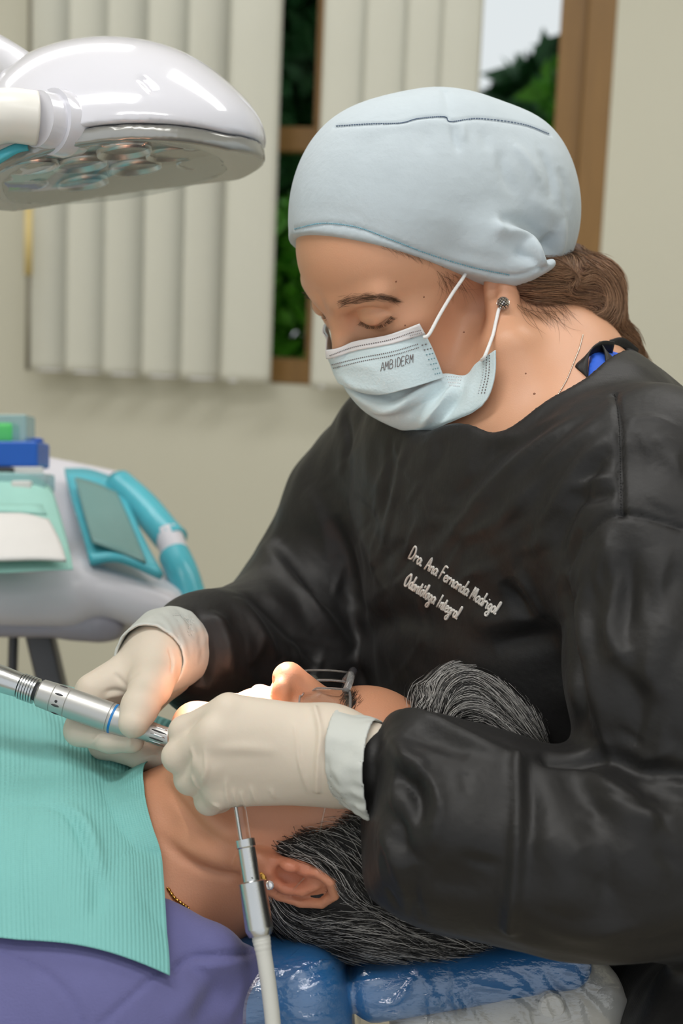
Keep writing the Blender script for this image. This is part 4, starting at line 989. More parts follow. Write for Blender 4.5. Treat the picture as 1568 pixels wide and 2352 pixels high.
def comb(v, q, guides, roots, n_steps, step, rise, jitter, seed):
    """hair lines that follow photo-drawn guide strokes over a base surface (view frame)"""
    rnd = np.random.RandomState(seed); bvx = bvh_of(v, q)
    GP, GT = [], []
    for g in guides:
        P = hits(bvx, g, max(10, len(g) * 5))
        if len(P) < 3: continue
        P = np.array(P); T = np.gradient(P, axis=0); T /= np.linalg.norm(T, axis=1)[:, None] + 1e-9; GP.append(P); GT.append(T)
    GP = np.concatenate(GP); GT = np.concatenate(GT)
    p = roots.copy(); n = len(p); lines = [p.copy()]; dirp = None
    jit = rnd.normal(size=(n, 3)) * jitter; h = np.zeros(n); rs = rise * (0.3 + 1.2 * rnd.rand(n))
    for k in range(n_steps):
        w = 1.0 / (((p[:, None, :] - GP[None]) ** 2).sum(-1) + 1e-6) ** 2
        d = (w[..., None] * GT[None]).sum(1); d /= np.linalg.norm(d, axis=1)[:, None] + 1e-9
        d = d + jit + rnd.normal(size=(n, 3)) * jitter * 0.35
        d /= np.linalg.norm(d, axis=1)[:, None]; p = p + d * step[:, None]; h = h + rs / n_steps
        for i in range(n):
            r = bvx.find_nearest(Vector(p[i]))
            if r[0] is not None:
                c = np.array(r[0]); nn = np.array(r[1]); p[i] = c + nn * (0.0006 + h[i])
        lines.append(p.copy())
    return np.stack(lines, 1)
def pick_roots(v, n, n_, seed, box=None, facing=-0.1):
    rnd = np.random.RandomState(seed); view = v / np.linalg.norm(v, axis=1)[:, None]
    ok = (n * view).sum(1) < facing * -1
    if box is not None:
        u = CX + F_PX * v[:, 0] / v[:, 2]; w = CY - F_PX * v[:, 1] / v[:, 2]; ok &= (u > box[0]) & (u < box[2]) & (w > box[1]) & (w < box[3])
    k = np.where(ok)[0]; return v[rnd.choice(k, n_)] + rnd.normal(size=(n_, 3)) * 0.0008
hv, hq = KEEP['hair']; hn = normals(hv, hq); rnd = np.random.RandomState(5)
guides_top = [[(985, 1600), (975, 1545), (1030, 1515), (1100, 1530), (1160, 1590), (1220, 1690)], [(1000, 1650), (1020, 1590), (1070, 1560), (1130, 1600), (1190, 1680), (1230, 1730)],
              [(1010, 1690), (1050, 1640), (1100, 1640), (1160, 1690), (1220, 1735)], [(1025, 1710), (1090, 1690), (1160, 1700), (1240, 1735)], [(1040, 1515), (1120, 1520), (1190, 1580), (1235, 1680)]]
guides_side = [[(672, 1895), (740, 1890), (800, 1900), (870, 1930)], [(690, 1920), (760, 1950), (830, 2000), (900, 2060)], [(780, 1880), (840, 1930), (880, 2000), (930, 2080)], [(700, 1905), (780, 1960), (820, 2040), (900, 2110)],
               [(770, 2080), (850, 2090), (950, 2110), (1100, 2150)], [(630, 2090), (700, 2130), (800, 2130), (950, 2150)], [(640, 2150), (750, 2175), (900, 2180), (1150, 2190)], [(620, 2060), (660, 2110), (740, 2130), (850, 2110)], [(800, 1840), (830, 1900), (870, 1960), (920, 2060)]]
def tints_for(n, white, seed):
    r_ = np.random.RandomState(seed); g = np.where(r_.rand(n) < white, 0.3 + 0.5 * r_.rand(n), 0.012 + 0.05 * r_.rand(n))
    return np.stack([g, g * 0.97, g * 0.93], 1)
L1 = comb(hv, hq, guides_top, pick_roots(hv, hn, 2600, 1, (955, 1490, 1260, 1760), -0.3), 12, 0.0050 + 0.004 * rnd.rand(2600), 0.006, 0.10, 2)
strands('hair_strands', list(L1), 0.00016 + 0.00012 * rnd.rand(2600), M_strand, hair_p, tints=tints_for(2600, 0.5, 3))['kind'] = 'stuff'
L2 = comb(hv, hq, guides_side, pick_roots(hv, hn, 4600, 4, (600, 1800, 1300, 2260), -0.3), 9, 0.0035 + 0.004 * rnd.rand(4600), 0.007, 0.16, 5)
def off_ear(P):
    u = CX + F_PX * P[:, 0] / P[:, 2]; w = CY - F_PX * P[:, 1] / P[:, 2]
    return not ((((u - 690) / 88) ** 2 + ((w - 2030 - (u - 690) * 0.42) / 46) ** 2) < 1).any()
L2 = [P for P in L2 if off_ear(P)]
strands('hair_strands', L2, 0.00016 + 0.00010 * rnd.rand(len(L2)), M_strand, hair_p, tints=tints_for(len(L2), 0.33, 6))['kind'] = 'stuff'

# ear stud, necklace
def px_tube(name, pts, r, material, parent, n=30, seg=8):
    return MB().tube(W(catmull([V(*t_) for t_ in pts], n)), r, seg).build(name, material, parent)
bvp = bvh_of(*KEEP['body_p'])
P = hits(bvp, [(385, 2040), (400, 2062), (418, 2076), (432, 2086)], 16)
mb = MB()
for k, c in enumerate(P):
    c = c - nrm(c) * 0.0008; t_ = (np.array(P[min(k + 1, len(P) - 1)]) - np.array(P[max(k - 1, 0)])); mb.tube([W(c - t_ * 0.35), W(c + t_ * 0.35)], 0.0009 + 0.0004 * (k % 2), 6)
if mb.n: mb.build('necklace', M_gold, patient)
for (u, v_, r, m_) in ((618, 2033, 0.0034, M_crystal), (601, 2014, 0.0036, M_gold)):
    c = hit(bvp, u, v_)
    if c is not None:
        mb = MB(); a = W(c - nrm(c) * 0.002); mb.lathe(a, -FWD, [(-.002, r * .5), (-.001, r * .95), (0.0005, r), (.0015, r * .7), (.002, r * .2)], 10); auto_smooth(mb.build('ear_stud', m_, patient), 20)
# ------------------------------------------------------------------ hand tools, glasses
M_steel = mat('brushed_steel', srgb(205, 207, 208), 0.26, metallic=1.0, var=0.04, vscale=60, bump=0.05, bscale=900)
M_steel2 = mat('satin_alloy', srgb(196, 196, 194), 0.42, metallic=0.9, var=0.03)
M_bluering = mat('blue_ring', srgb(24, 120, 190), 0.4); M_dark = mat('dark_gap', srgb(60, 60, 62), 0.5)
M_hose = mat('hose_rubber', srgb(206, 206, 200), 0.5, var=0.03, bump=0.1, bscale=60)
M_clear = mat('clear_plastic', (0.97, 0.98, 0.98), 0.04, trans=1.0, ior=1.33, var=0.0)
hpA, hpB = PW(-60, 1537, 1.072), PW(470, 1725, 1.052); hx = nrm(hpB - hpA)
T = lambda u: (u + 60) * np.linalg.norm(hpB - hpA) / 530.0
k_ = 1.065 / F_PX
hp = thing('dental_handpiece', PW(200, 1630, 1.064), 'silver dental handpiece with a blue ring held in the far gloved hand', 'handpiece')
def lath(name, prof, m_, par, o=None, d=None, deg=30):
    mb = MB(); mb.lathe(hpA if o is None else o, hx if d is None else d, prof, 40); return auto_smooth(mb.build(name, m_, par), deg)
lath('hose_connector', [(T(-60), .0098), (T(10), .0100), (T(48), .0092)], M_steel, hp)
prof = []
for i in range(6):
    a = 50 + i * 6; prof += [(T(a), .0088), (T(a + 1), .0100), (T(a + 4.5), .0100), (T(a + 5.5), .0088)]
lath('knurled_nut', prof, M_steel, hp)
lath('neck', [(T(84), .0072), (T(97), .0074)], M_dark, hp)
lath('body', [(T(92), .0092), (T(96), .0105), (T(125), .0110), (T(126), .0106), (T(127.5), .0110), (T(158), .0112), (T(159), .0108), (T(160.5), .0112), (T(254), .0113), (T(255), .0108), (T(257), .0112), (T(261), .0112)], M_steel2, hp)
lath('colour_ring', [(T(261), .0113), (T(266), .0113)], M_bluering, hp)
lath('nose', [(T(266), .0111), (T(290), .0106), (T(325), .0084), (T(345), .0076), (T(470), .0066)], M_steel2, hp)
sd = nrm(-FWD - hx * (-FWD @ hx)); sv = np.cross(hx, sd)
def slot(name, u0, u1, ang, rad, r, m_):
    dn = math.cos(ang) * sd + math.sin(ang) * sv
    MB().tube([hpA + hx * (T(u0) + (T(u1) - T(u0)) * t) + dn * (rad - r * 0.55 + 0.0001) for t in np.linspace(0, 1, 6)], [r * .3, r * .8, r, r, r * .8, r * .3], 6).build(name, m_, hp)
for k in range(5): slot('grip_groove', 345, 385, -0.9 + k * 0.42, 0.0077 - 0.0003, 0.0009, M_dark if k % 2 else M_steel)
for k in range(4): slot('grip_groove', 132, 152, -1.3 + k * 0.8, 0.0112, 0.0010, M_dark)
MB().lathe(hpA + hx * T(141) + sd * 0.0105, sd, [(0, .0011), (.0009, .0011)], 12).build('pin_hole', M_dark, hp)

# saliva ejector
sa, sb_ = PW(548, 1840, 0.975), PW(598, 2150, 0.952)
sx = nrm(sb_ - sa); Ls = np.linalg.norm(sb_ - sa); S = lambda v: (v - 1840) * Ls / 310.0
ej = thing('saliva_ejector', PW(600, 2150, 0.955), 'steel saliva ejector handle with pale hose hanging from the near gloved hand', 'ejector')
lath('tip_tube', [(S(1720), .0042), (S(1930), .0042)], M_clear, ej, sa, sx); lath('wire', [(S(1760), .0009), (S(1930), .0009)], M_steel, ej, sa + RIGHT * -0.002, sx)
lath('collar', [(S(1929), .0060), (S(1930), .0067), (S(1947), .0067), (S(1951), .0058)], M_steel, ej, sa, sx)
lath('barrel', [(S(1950), .0060), (S(2025), .0063), (S(2027), .0085), (S(2029), .0093), (S(2133), .0095), (S(2136), .0095), (S(2150), .0076)], M_steel, ej, sa, sx)
lath('hole', [(0, .0008), (.0006, .0008)], M_dark, ej, sa + sx * S(2014) - FWD * 0.0058 + RIGHT * 0.0012, -FWD)
hosep = catmull([V(598, 2146, .952), V(604, 2180, .950), V(612, 2230, .948), (V(620, 2290, .946)), V(627, 2360, .944), V(633, 2480, .940)], 60)
hr = np.interp(np.linspace(0, 1, 60), [0, .08, .2, .24, 1], [.0060, .0062, .0056, .0053, .0053]) + 0.00015 * np.sin(np.arange(60) * 1.9) * (np.arange(60) < 16)
MB().tube(W(hosep), hr, 18).build('hose', M_hose, ej)

# patient's safety glasses
M_lens = bpy.data.materials.new('clear_lens'); M_lens.use_nodes = True
def film(m_, rough, fac, tint=(1, 1, 1), const=None):
    nt = m_.node_tree; N = nt.nodes; L = nt.links; N.remove(N['Principled BSDF']); out = N['Material Output']
    t = N.new('ShaderNodeBsdfTransparent'); t.inputs[0].default_value = (*tint, 1); g = N.new('ShaderNodeBsdfGlossy'); g.inputs['Roughness'].default_value = rough
    lw = N.new('ShaderNodeFresnel'); lw.inputs[0].default_value = 1.5; no = N.new('ShaderNodeTexNoise'); no.inputs['Scale'].default_value = 45; no.inputs['Detail'].default_value = 4
    bp = N.new('ShaderNodeBump'); bp.inputs['Strength'].default_value = fac; bp.inputs['Distance'].default_value = 0.004; L.new(no.outputs['Fac'], bp.inputs['Height'])
    L.new(bp.outputs['Normal'], g.inputs['Normal']); L.new(bp.outputs['Normal'], lw.inputs['Normal'])
    mx = N.new('ShaderNodeMixShader'); mx.inputs[0].default_value = const or 0.1
    if const is None: L.new(lw.outputs[0], mx.inputs[0])
    L.new(t.outputs[0], mx.inputs[1]); L.new(g.outputs[0], mx.inputs[2]); L.new(mx.outputs[0], out.inputs['Surface'])
film(M_lens, 0.05, 0.0, (0.96, 0.96, 0.95), 0.10)
M_gframe = mat('clear_grey_frame', srgb(190, 190, 190), 0.12, trans=0.75, ior=1.35, var=0.02)
M_gdark = mat('dark_frame', srgb(58, 56, 60), 0.25)
gl = thing('safety_glasses', W(HP.pt(10.2, 0, 2.6)), 'clear plastic safety glasses over the patient\'s eyes', 'glasses')
def hp_w(q): return W(np.array([HP.pt(*t) for t in q]))
def lens(s):
    rows = []
    for z in np.linspace(-0.1, 3.5, 9):
        r = []
        for y in np.linspace(0.9, 6.4, 13):
            x = 10.7 - 0.012 * y ** 2.4 - 0.10 * (z - 2.2) ** 2 * 0.35 - (0.25 if z < 0.6 and y < 2 else 0)
            zz = z + (0.5 * (1 - y / 2.4) if y < 2.4 and z < 2 else 0)
            r.append(HP.pt(x, s * y, zz))
        rows.append(r)
    rows = np.array(rows); mb = MB(); mb.grid(W(rows.reshape(-1, 3)).reshape(rows.shape)); lo_ = mb.build('lens', M_lens, gl, solid=0.0012)
    edge = np.concatenate([rows[0], rows[:, -1], rows[-1][::-1], rows[:, 0][::-1]]); MB().tube(W(edge), 0.0008, 6).build('lens_rim', M_gframe, lo_)
lens(1); lens(-1)
MB().tube(hp_w(catmull([(10.6, 1.3, 3.2), (11.3, 0.6, 3.5), (11.45, 0, 3.55), (11.3, -0.6, 3.5), (10.6, -1.3, 3.2)], 14)), 0.0028, 10).build('bridge', M_gframe, gl)
MB().tube(hp_w(catmull([(10.7, -1.0, 3.5), (10.8, -2.8, 3.8), (10.3, -4.6, 3.8), (9.2, -6.0, 3.6), (7.5, -6.9, 3.2)], 20)), 0.0030, 10).build('brow_bar', M_gdark, gl)
MB().tube(hp_w(catmull([(10.6, 1.0, 3.5), (10.55, 2.8, 3.55), (10.0, 4.8, 3.5), (9.0, 6.2, 3.4)], 20)), 0.0010, 10).build('brow_bar', M_gframe, gl)
for s in (1, -1): MB().tube(hp_w(catmull([(9.0, s * 6.3, 3.4), (6.5, s * 7.3, 2.6), (3, s * 7.6, 2.0), (0.3, s * 7.7, 1.8), (-2.2, s * 7.6, 0.2)], 24)), 0.0008, 8).build('temple_arm', M_lens, gl)

# dental chair headrest under plastic film
M_blue = mat('blue_vinyl', srgb(44, 106, 162), 0.35, var=0.05, vscale=30, bump=0.1, bscale=200)
M_shell = mat('grey_shell', srgb(196, 194, 188), 0.4, var=0.03)
HR_R = frame3((0.985, 0.165, 0.0), (-0.16, 0.95, -0.07))
chair = thing('dental_chair', PW(950, 2352, 1.08), 'blue dental chair headrest wrapped in clear plastic film under the patient\'s head', 'chair')
pad_c = V(1060, 2168, 1.075)
def pad_sdf(p): 
    d = rbox(p, pad_c, (0.086, 0.0185, 0.085), 0.017, HR_R)
    d = smin(d, rbox(p, V(606, 2275, 1.07), (0.065, 0.050, 0.10), 0.03, HR_R), 0.006)
    return d
def shell_sdf(p):
    d = rbox(p, pad_c + HR_R[0] * 0.022 - HR_R[1] * 0.041, (0.085, 0.024, 0.090), 0.018, HR_R)
    return smin(d, cone(p, V(1180, 2370, 1.01), V(1330, 2270, 1.03), 0.026, 0.020), 0.02)
sculpt('cushion', pad_sdf, (-0.20, -0.60, 0.92), (0.24, -0.22, 1.22), 0.004, M_blue, chair, None, smooth=1, keep=KEEP)
sculpt('headrest_shell', shell_sdf, (-0.20, -0.62, 0.90), (0.26, -0.22, 1.24), 0.004, M_shell, chair, smooth=1, keep=KEEP)
bvs = bvh_of(*KEEP['headrest_shell']); c = hit(bvs, 1266, 2310)
if c is not None:
    mb = MB(); mb.lathe(W(c) + FWD * 0.004, -FWD, [(0, .0095), (.006, .0095), (.0078, .008), (.0082, .004)], 28); auto_smooth(mb.build('knob', M_shell, chair), 30)
M_film = bpy.data.materials.new('wrap_film'); M_film.use_nodes = True; film(M_film, 0.10, 0.35, (0.96, 0.97, 0.98), 0.13)
def film_sdf(p): return smin(pad_sdf(p), shell_sdf(p), 0.03) - 0.003 + 0.0012 * vnoise(p * np.array([1, 1.6, 1], np.float32), 110, 21)
fr = np.random.RandomState(4); FS = []
for k in range(46):
    u0, v0 = 560 + fr.rand() * 800, 2200 + fr.rand() * 140; a_ = (0.35 if u0 < 900 else -0.9) + fr.normal() * 0.35; l_ = 30 + fr.rand() * 120
    FS.append(([(u0, v0), (u0 + l_ * 0.5 * math.cos(a_), v0 - l_ * 0.5 * math.sin(a_) + fr.normal() * 8), (u0 + l_ * math.cos(a_), v0 - l_ * math.sin(a_))], 0.0018, 0.0035 * (1 if fr.rand() > .4 else -1)))
sculpt('plastic_film', film_sdf, (-0.21, -0.64, 0.88), (0.27, -0.22, 1.26), 0.0022, M_film, chair, FS, smooth=0, keep=KEEP)
sculpt('backrest', lambda p: rbox(p, V(-120, 2500, 1.10), (0.21, 0.035, 0.19), 0.03, frame3((0.99, 0.05, 0), (-0.05, 0.98, -0.15))), (-0.55, -0.62, 0.85), (0.0, -0.32, 1.36), 0.008, M_blue, chair, smooth=1)
MB().lathe((-0.28, 1.08, 0.0), (0, 0, 1), [(0, .22), (.03, .22), (.05, .08), (.60, .07)], 32).build('pedestal', M_shell, chair)
# ------------------------------------------------------------------ operating lamp
M_lampw = mat('lamp_shell', srgb(214, 214, 222), 0.14, var=0.01, spec=0.6, coat=0.6)
M_lampc = mat('lamp_joint_cream', srgb(226, 224, 218), 0.3, var=0.01)
M_lampg = mat('lamp_grey_band', srgb(165, 165, 162), 0.2, metallic=0.5, var=0.02)
M_refl = mat('led_reflector', srgb(225, 228, 230), 0.3, metallic=0.9, bump=0.1, bscale=300)
M_lampin = mat('lamp_inside', srgb(205, 205, 198), 0.4, var=0.02)
M_cover = bpy.data.materials.new('lamp_cover'); M_cover.use_nodes = True; film(M_cover, 0.03, 0.0, (0.92, 0.93, 0.93), 0.16)
M_bluefilm = mat('blue_barrier_film', srgb(86, 192, 210), 0.25, var=0.15, vscale=25, bump=0.4, bscale=40, alpha=0.85)
LD = 1.20
LO = V(256, 362, LD); LN = nrm([-0.14, 0.985, -0.045]); LX = nrm(np.array([1, 0.142, 0.0])); LR = frame3(LX, LN)
lamp = thing('operating_lamp', W(LO), 'white domed dental operating lamp hanging at the upper left', 'lamp')
sc_ = LD / F_PX
def lshape(p, g=0.0):
    """teardrop dome above the rim plane"""
    d = ell(p, LO, (0.130 + g, 0.060 + g, 0.110 + g), LR)
    d = smin(d, ell(p, V(205, 350, LD), (0.100 + g, 0.090 + g, 0.098 + g), LR), 0.03)
    d = smin(d, ell(p, V(330, 340, LD), (0.085 + g, 0.080 + g, 0.09 + g), LR), 0.03)
    return d
def lh(p): return (p - LO.astype(np.float32)) @ LN.astype(np.float32)
bow = lambda p: 0.010 * np.clip(((p - LO.astype(np.float32)) @ LX.astype(np.float32)) / 0.10, -1, 1) ** 2
def shell_l(p): return smax(lshape(p), -(lh(p) - 0.002 + bow(p)), 0.003)
def band_l(p):
    h = lh(p) + bow(p); return smax(smax(ell(p, LO, (0.1285, 0.5, 0.1085), LR) * 1.0, h - 0.0015, 0.002), -(h + 0.011), 0.004)
def cover_l(p):
    h = lh(p) + bow(p); d = ell(p, LO - LN * 0.004, (0.126, 0.025, 0.106), LR); return smax(d, h + 0.010, 0.001)
lb0, lb1 = (-0.37, 0.20, 1.04), (-0.04, 0.43, 1.36)
sculpt('shell', shell_l, lb0, lb1, 0.0024, M_lampw, lamp, [([(330, 183), (337, 190), (350, 205)], 0.0045, -0.0025, 0)], smooth=2)
sculpt('rim_band', band_l, lb0, lb1, 0.0024, M_lampg, lamp, smooth=4)
sculpt('inner_plate', lambda p: smax(ell(p, LO, (0.120, 0.5, 0.100), LR), np.abs(lh(p) + bow(p) + 0.006) - 0.0035, 0.001), lb0, lb1, 0.003, M_lampin, lamp, smooth=10)
sculpt('lens_cover', cover_l, lb0, lb1, 0.0024, M_cover, lamp, smooth=6)
for (a, b, r) in [(0.055, -0.045, .021), (0.02, -0.075, .021), (0.075, 0.0, .021), (-0.02, -0.05, .021), (-0.055, -0.07, .021), (0.02, -0.01, .021), (-0.03, 0.02, .021), (-0.075, -0.01, .020)]:
    c = W(LO + LX * a + LR[2] * (-b if LR[2][2] < 0 else b) - LN * 0.006); dn = -(LN @ BASIS)
    mb = MB(); mb.lathe(c, dn, [(0, r * .25), (.002, r * .5), (.005, r * .85), (.009, r), (.0095, r * 1.04), (.0, r * 1.06)], 24, caps=True); mb.build('reflector', M_refl, lamp)
MB().lathe(PW(72, 270, LD - 0.115), nrm(W(V(170, 290, LD - 0.085)) - W(V(72, 270, LD - 0.115))), [(0.005, .0215), (.018, .0218), (.0182, .0255), (.030, .0262), (.034, .025), (.045, .022)], 40).build('joint_flange', M_lampw, lamp); auto_smooth(bpy.data.objects['joint_flange'], 25)
MB().tube(W(catmull([V(-160, 330, LD - 0.12), V(-70, 290, LD - 0.12), V(10, 266, LD - 0.120), V(84, 272, LD - 0.112)], 30)), [.020] * 15 + [.0205] * 15, 32).build('joint_arm', M_lampc, lamp)
MB().tube(W(catmull([V(-200, 60, LD + 0.03), V(-60, 105, LD + 0.02), V(30, 155, LD - 0.02), V(80, 200, LD - 0.05)], 20)), [.018] * 20, 24).build('yoke_arm', M_lampw, lamp)
rows = [[V(-60, 372, LD - .112), V(0, 345, LD - .112), V(35, 330, LD - .108), V(62, 326, LD - .100)], [V(-60, 392, LD - .113), V(0, 362, LD - .115), V(38, 344, LD - .110), V(64, 338, LD - .102)], [V(-60, 408, LD - .110), V(0, 376, LD - .110), V(40, 352, LD - .108), V(66, 346, LD - .100)]]
G = loft(rows, 8, 20); MB().grid(W(G.reshape(-1, 3)).reshape(G.shape)).build('barrier_film', M_bluefilm, lamp, solid=0.0006)
# the lamp's own beam on the mouth
sp = bpy.data.lights.new('lamp_beam', 'SPOT'); sp.energy = 170; sp.spot_size = math.radians(9.5); sp.spot_blend = 0.35; sp.shadow_soft_size = 0.03; sp.color = (1, 0.98, 0.95)
so = bpy.data.objects.new('lamp_beam', sp); col.objects.link(so); so.location = W(LO - LN * 0.052 + np.array([0.045, 0, -0.078])); dv = Vector(PW(556, 1600, 1.055) - np.array(so.location)); so.rotation_euler = dv.to_track_quat('-Z', 'Y').to_euler()
so.parent = lamp; so.matrix_parent_inverse = lamp.matrix_world.inverted()

# ------------------------------------------------------------------ delivery unit with tray, panel and covered handle
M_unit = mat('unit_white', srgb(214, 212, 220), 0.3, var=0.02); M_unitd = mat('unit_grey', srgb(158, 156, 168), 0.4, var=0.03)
M_mint = mat('mint_paper', srgb(158, 208, 198), 0.7, var=0.06, bump=0.3, bscale=60); M_scr = mat('screen_greygreen', srgb(112, 150, 148), 0.3, var=0.10, vscale=14)
M_paper = mat('white_paper', srgb(222, 220, 218), 0.7, var=0.03); M_leg = mat('unit_leg_grey', srgb(92, 92, 96), 0.45, metallic=0.3)
UD = 1.62
un = thing('delivery_unit', PW(120, 1700, UD), 'white dental delivery unit with blue film covered control panel', 'dental unit')
def body_u(p):
    d = rbox(p, V(-60, 1352, UD), (0.145, 0.030, 0.09), 0.026, frame3((1, -0.02, 0), (0, 1, -0.10)))
    d = smin(d, rbox(p, V(290, 1352, UD), (0.075, 0.026, 0.08), 0.024, frame3((0.94, -0.33, 0), (0.3, 0.92, -0.10))), 0.03)
    d = smin(d, rbox(p, V(95, 1215, UD + 0.10), (0.085, 0.020, 0.13), 0.018, frame3((0.97, -0.2, 0), (0.05, 0.80, -0.60))), 0.02)
    return d
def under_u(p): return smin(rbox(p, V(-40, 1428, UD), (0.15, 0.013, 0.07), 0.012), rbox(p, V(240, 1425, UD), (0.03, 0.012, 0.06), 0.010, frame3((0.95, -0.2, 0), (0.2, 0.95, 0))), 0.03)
ub0, ub1 = (-0.60, -0.20, 1.38), (-0.14, 0.08, 1.98)
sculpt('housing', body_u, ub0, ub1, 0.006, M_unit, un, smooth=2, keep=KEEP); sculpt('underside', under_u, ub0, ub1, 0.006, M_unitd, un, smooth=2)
def sheet(name, rows, m_, par, thick=0.004, nu=14, nv=14):
    G = loft([[V(*q) for q in r] for r in rows], nu, nv); mb = MB(); mb.grid(W(G.reshape(-1, 3)).reshape(G.shape)); return mb.build(name, m_, par, solid=thick)
pn = sheet('control_panel', [[(148, 1082, 1.76), (205, 1084, 1.76), (272, 1106, 1.75)], [(165, 1150, 1.68), (230, 1160, 1.68), (300, 1175, 1.68)], [(190, 1230, 1.60), (260, 1240, 1.60), (335, 1255, 1.61)], [(206, 1292, 1.54), (275, 1285, 1.54), (372, 1325, 1.55)]], M_bluefilm, un, 0.008)
sheet('screen', [[(172, 1098, 1.70), (215, 1110, 1.70), (268, 1132, 1.695)], [(190, 1170, 1.63), (240, 1180, 1.63), (300, 1205, 1.63)], [(212, 1245, 1.55), (275, 1268, 1.545), (335, 1293, 1.545)]], M_scr, pn, 0.003)
px_tube('covered_handle', [(272, 1112, 1.74), (330, 1165, 1.70), (380, 1225, 1.66), (400, 1245, 1.65)], 0.019, M_bluefilm, un, 24, 14)
px_tube('handle_band', [(385, 1225, 1.655), (398, 1262, 1.64), (405, 1290, 1.63)], 0.0165, M_unit, un, 16, 14)
px_tube('covered_handle', [(400, 1275, 1.635), (420, 1320, 1.615), (440, 1385, 1.60)], 0.0185, M_bluefilm, un, 20, 14)
px_tube('handle_cap', [(262, 1100, 1.745), (282, 1112, 1.735)], 0.010, M_leg, un, 6, 10)
px_tube('support_leg', [(32, 1430, UD + 0.05), (30, 1500, UD + 0.05), (22, 1750, UD + 0.05)], 0.006, M_leg, un, 8, 12)
mb = MB(); a, b = PW(86, 1430, UD + 0.04), PW(150, 1700, UD + 0.04); mb.box((a + b) / 2, (0.030, 0.03, np.linalg.norm(b - a)), frame3(RIGHT, -FWD)[[0, 1, 2]] if False else np.stack([nrm(np.cross(nrm(b - a), FWD)), FWD, nrm(b - a)]), 0.004); mb.build('support_column', M_leg, un)
px_tube('support_column', [(25, 1740, UD + .05), (60, 1760, UD + .05), (130, 1740, UD + .05)], 0.02, M_leg, un, 8, 12)
base_z = W(V(60, 1760, UD + .05))
MB().lathe((base_z[0], base_z[1], 0.0), (0, 0, 1), [(0, .2), (.04, .2), (.06, .05), (base_z[2], .03)], 24).build('foot', M_leg, un)
# things on the tray
t = thing('tray_liner', PW(60, 1220, 1.58), 'crumpled mint paper liner on the delivery unit tray', 'paper liner')
sheet('paper', [[(-150, 1095, 1.62), (0, 1085, 1.62), (80, 1095, 1.62), (120, 1125, 1.61)], [(-150, 1170, 1.55), (0, 1165, 1.55), (90, 1170, 1.55), (140, 1190, 1.55)], [(-150, 1250, 1.50), (0, 1245, 1.49), (100, 1255, 1.49), (160, 1265, 1.49)], [(-150, 1318, 1.45), (0, 1316, 1.44), (100, 1310, 1.44), (168, 1308, 1.44)]], M_mint, t, 0.001)
t = thing('sterile_pouch', PW(60, 1240, 1.5), 'white paper sterilisation pouch lying on the mint liner', 'pouch')
sheet('pouch', [[(-150, 1180, 1.50), (0, 1180, 1.50), (60, 1182, 1.50), (112, 1195, 1.50)], [(-150, 1230, 1.47), (0, 1230, 1.465), (80, 1232, 1.465), (138, 1245, 1.465)], [(-150, 1290, 1.43), (0, 1287, 1.43), (90, 1285, 1.43), (152, 1288, 1.43)]], M_paper, t, 0.003)
sheet('seal', [[(-150, 1160, 1.515), (0, 1158, 1.515), (98, 1160, 1.515)], [(-150, 1178, 1.50), (0, 1176, 1.50), (108, 1182, 1.50)]], M_mint, t, 0.002, 4, 8)
M_bluebox = mat('blue_plastic', srgb(20, 92, 190), 0.35); M_green = mat('green_plastic', srgb(84, 200, 108), 0.4); M_clr2 = mat('cloudy_plastic', srgb(150, 195, 200), 0.2, alpha=0.55)
t = thing('instrument_box', PW(40, 1070, 1.66), 'blue plastic box with pale label at the left edge', 'box')
Rb = np.stack([RIGHT, FWD, UP])
MB().box(PW(10, 1046, 1.66), (0.092, 0.07, 0.030), Rb, 0.004).build('box_body', M_bluebox, t, smooth=False)
MB().box(PW(62, 1082, 1.628), (0.036, 0.006, 0.010), Rb, 0.001).build('label', M_paper, t, smooth=False); MB().box(PW(10, 1084, 1.64), (0.03, 0.04, 0.010), Rb, 0.002).build('clip', M_dark, t, smooth=False)
MB().box(PW(78, 1018, 1.69), (0.020, 0.02, 0.012), Rb, 0.003).build('hinge', M_bluebox, t, smooth=False)
t = thing('sponge_holder', PW(10, 1000, 1.66), 'light green sponge block standing on the blue box', 'sponge')
MB().box(PW(5, 997, 1.665), (0.034, 0.04, 0.026), Rb, 0.006).build('sponge', M_green, t, smooth=True)
MB().box(PW(22, 988, 1.672), (0.050, 0.05, 0.034), Rb, 0.003).build('clear_lid', M_clr2, t, smooth=False)
t = thing('storage_tray', PW(40, 1110, 1.62), 'cloudy plastic storage box under the blue box', 'box')
MB().box(PW(20, 1110, 1.63), (0.095, 0.06, 0.022), Rb, 0.004).build('tub', M_clr2, t, smooth=False); MB().box(PW(52, 1117, 1.60), (0.022, 0.02, 0.012), Rb, 0.003).build('white_cap', M_paper, t, smooth=False)
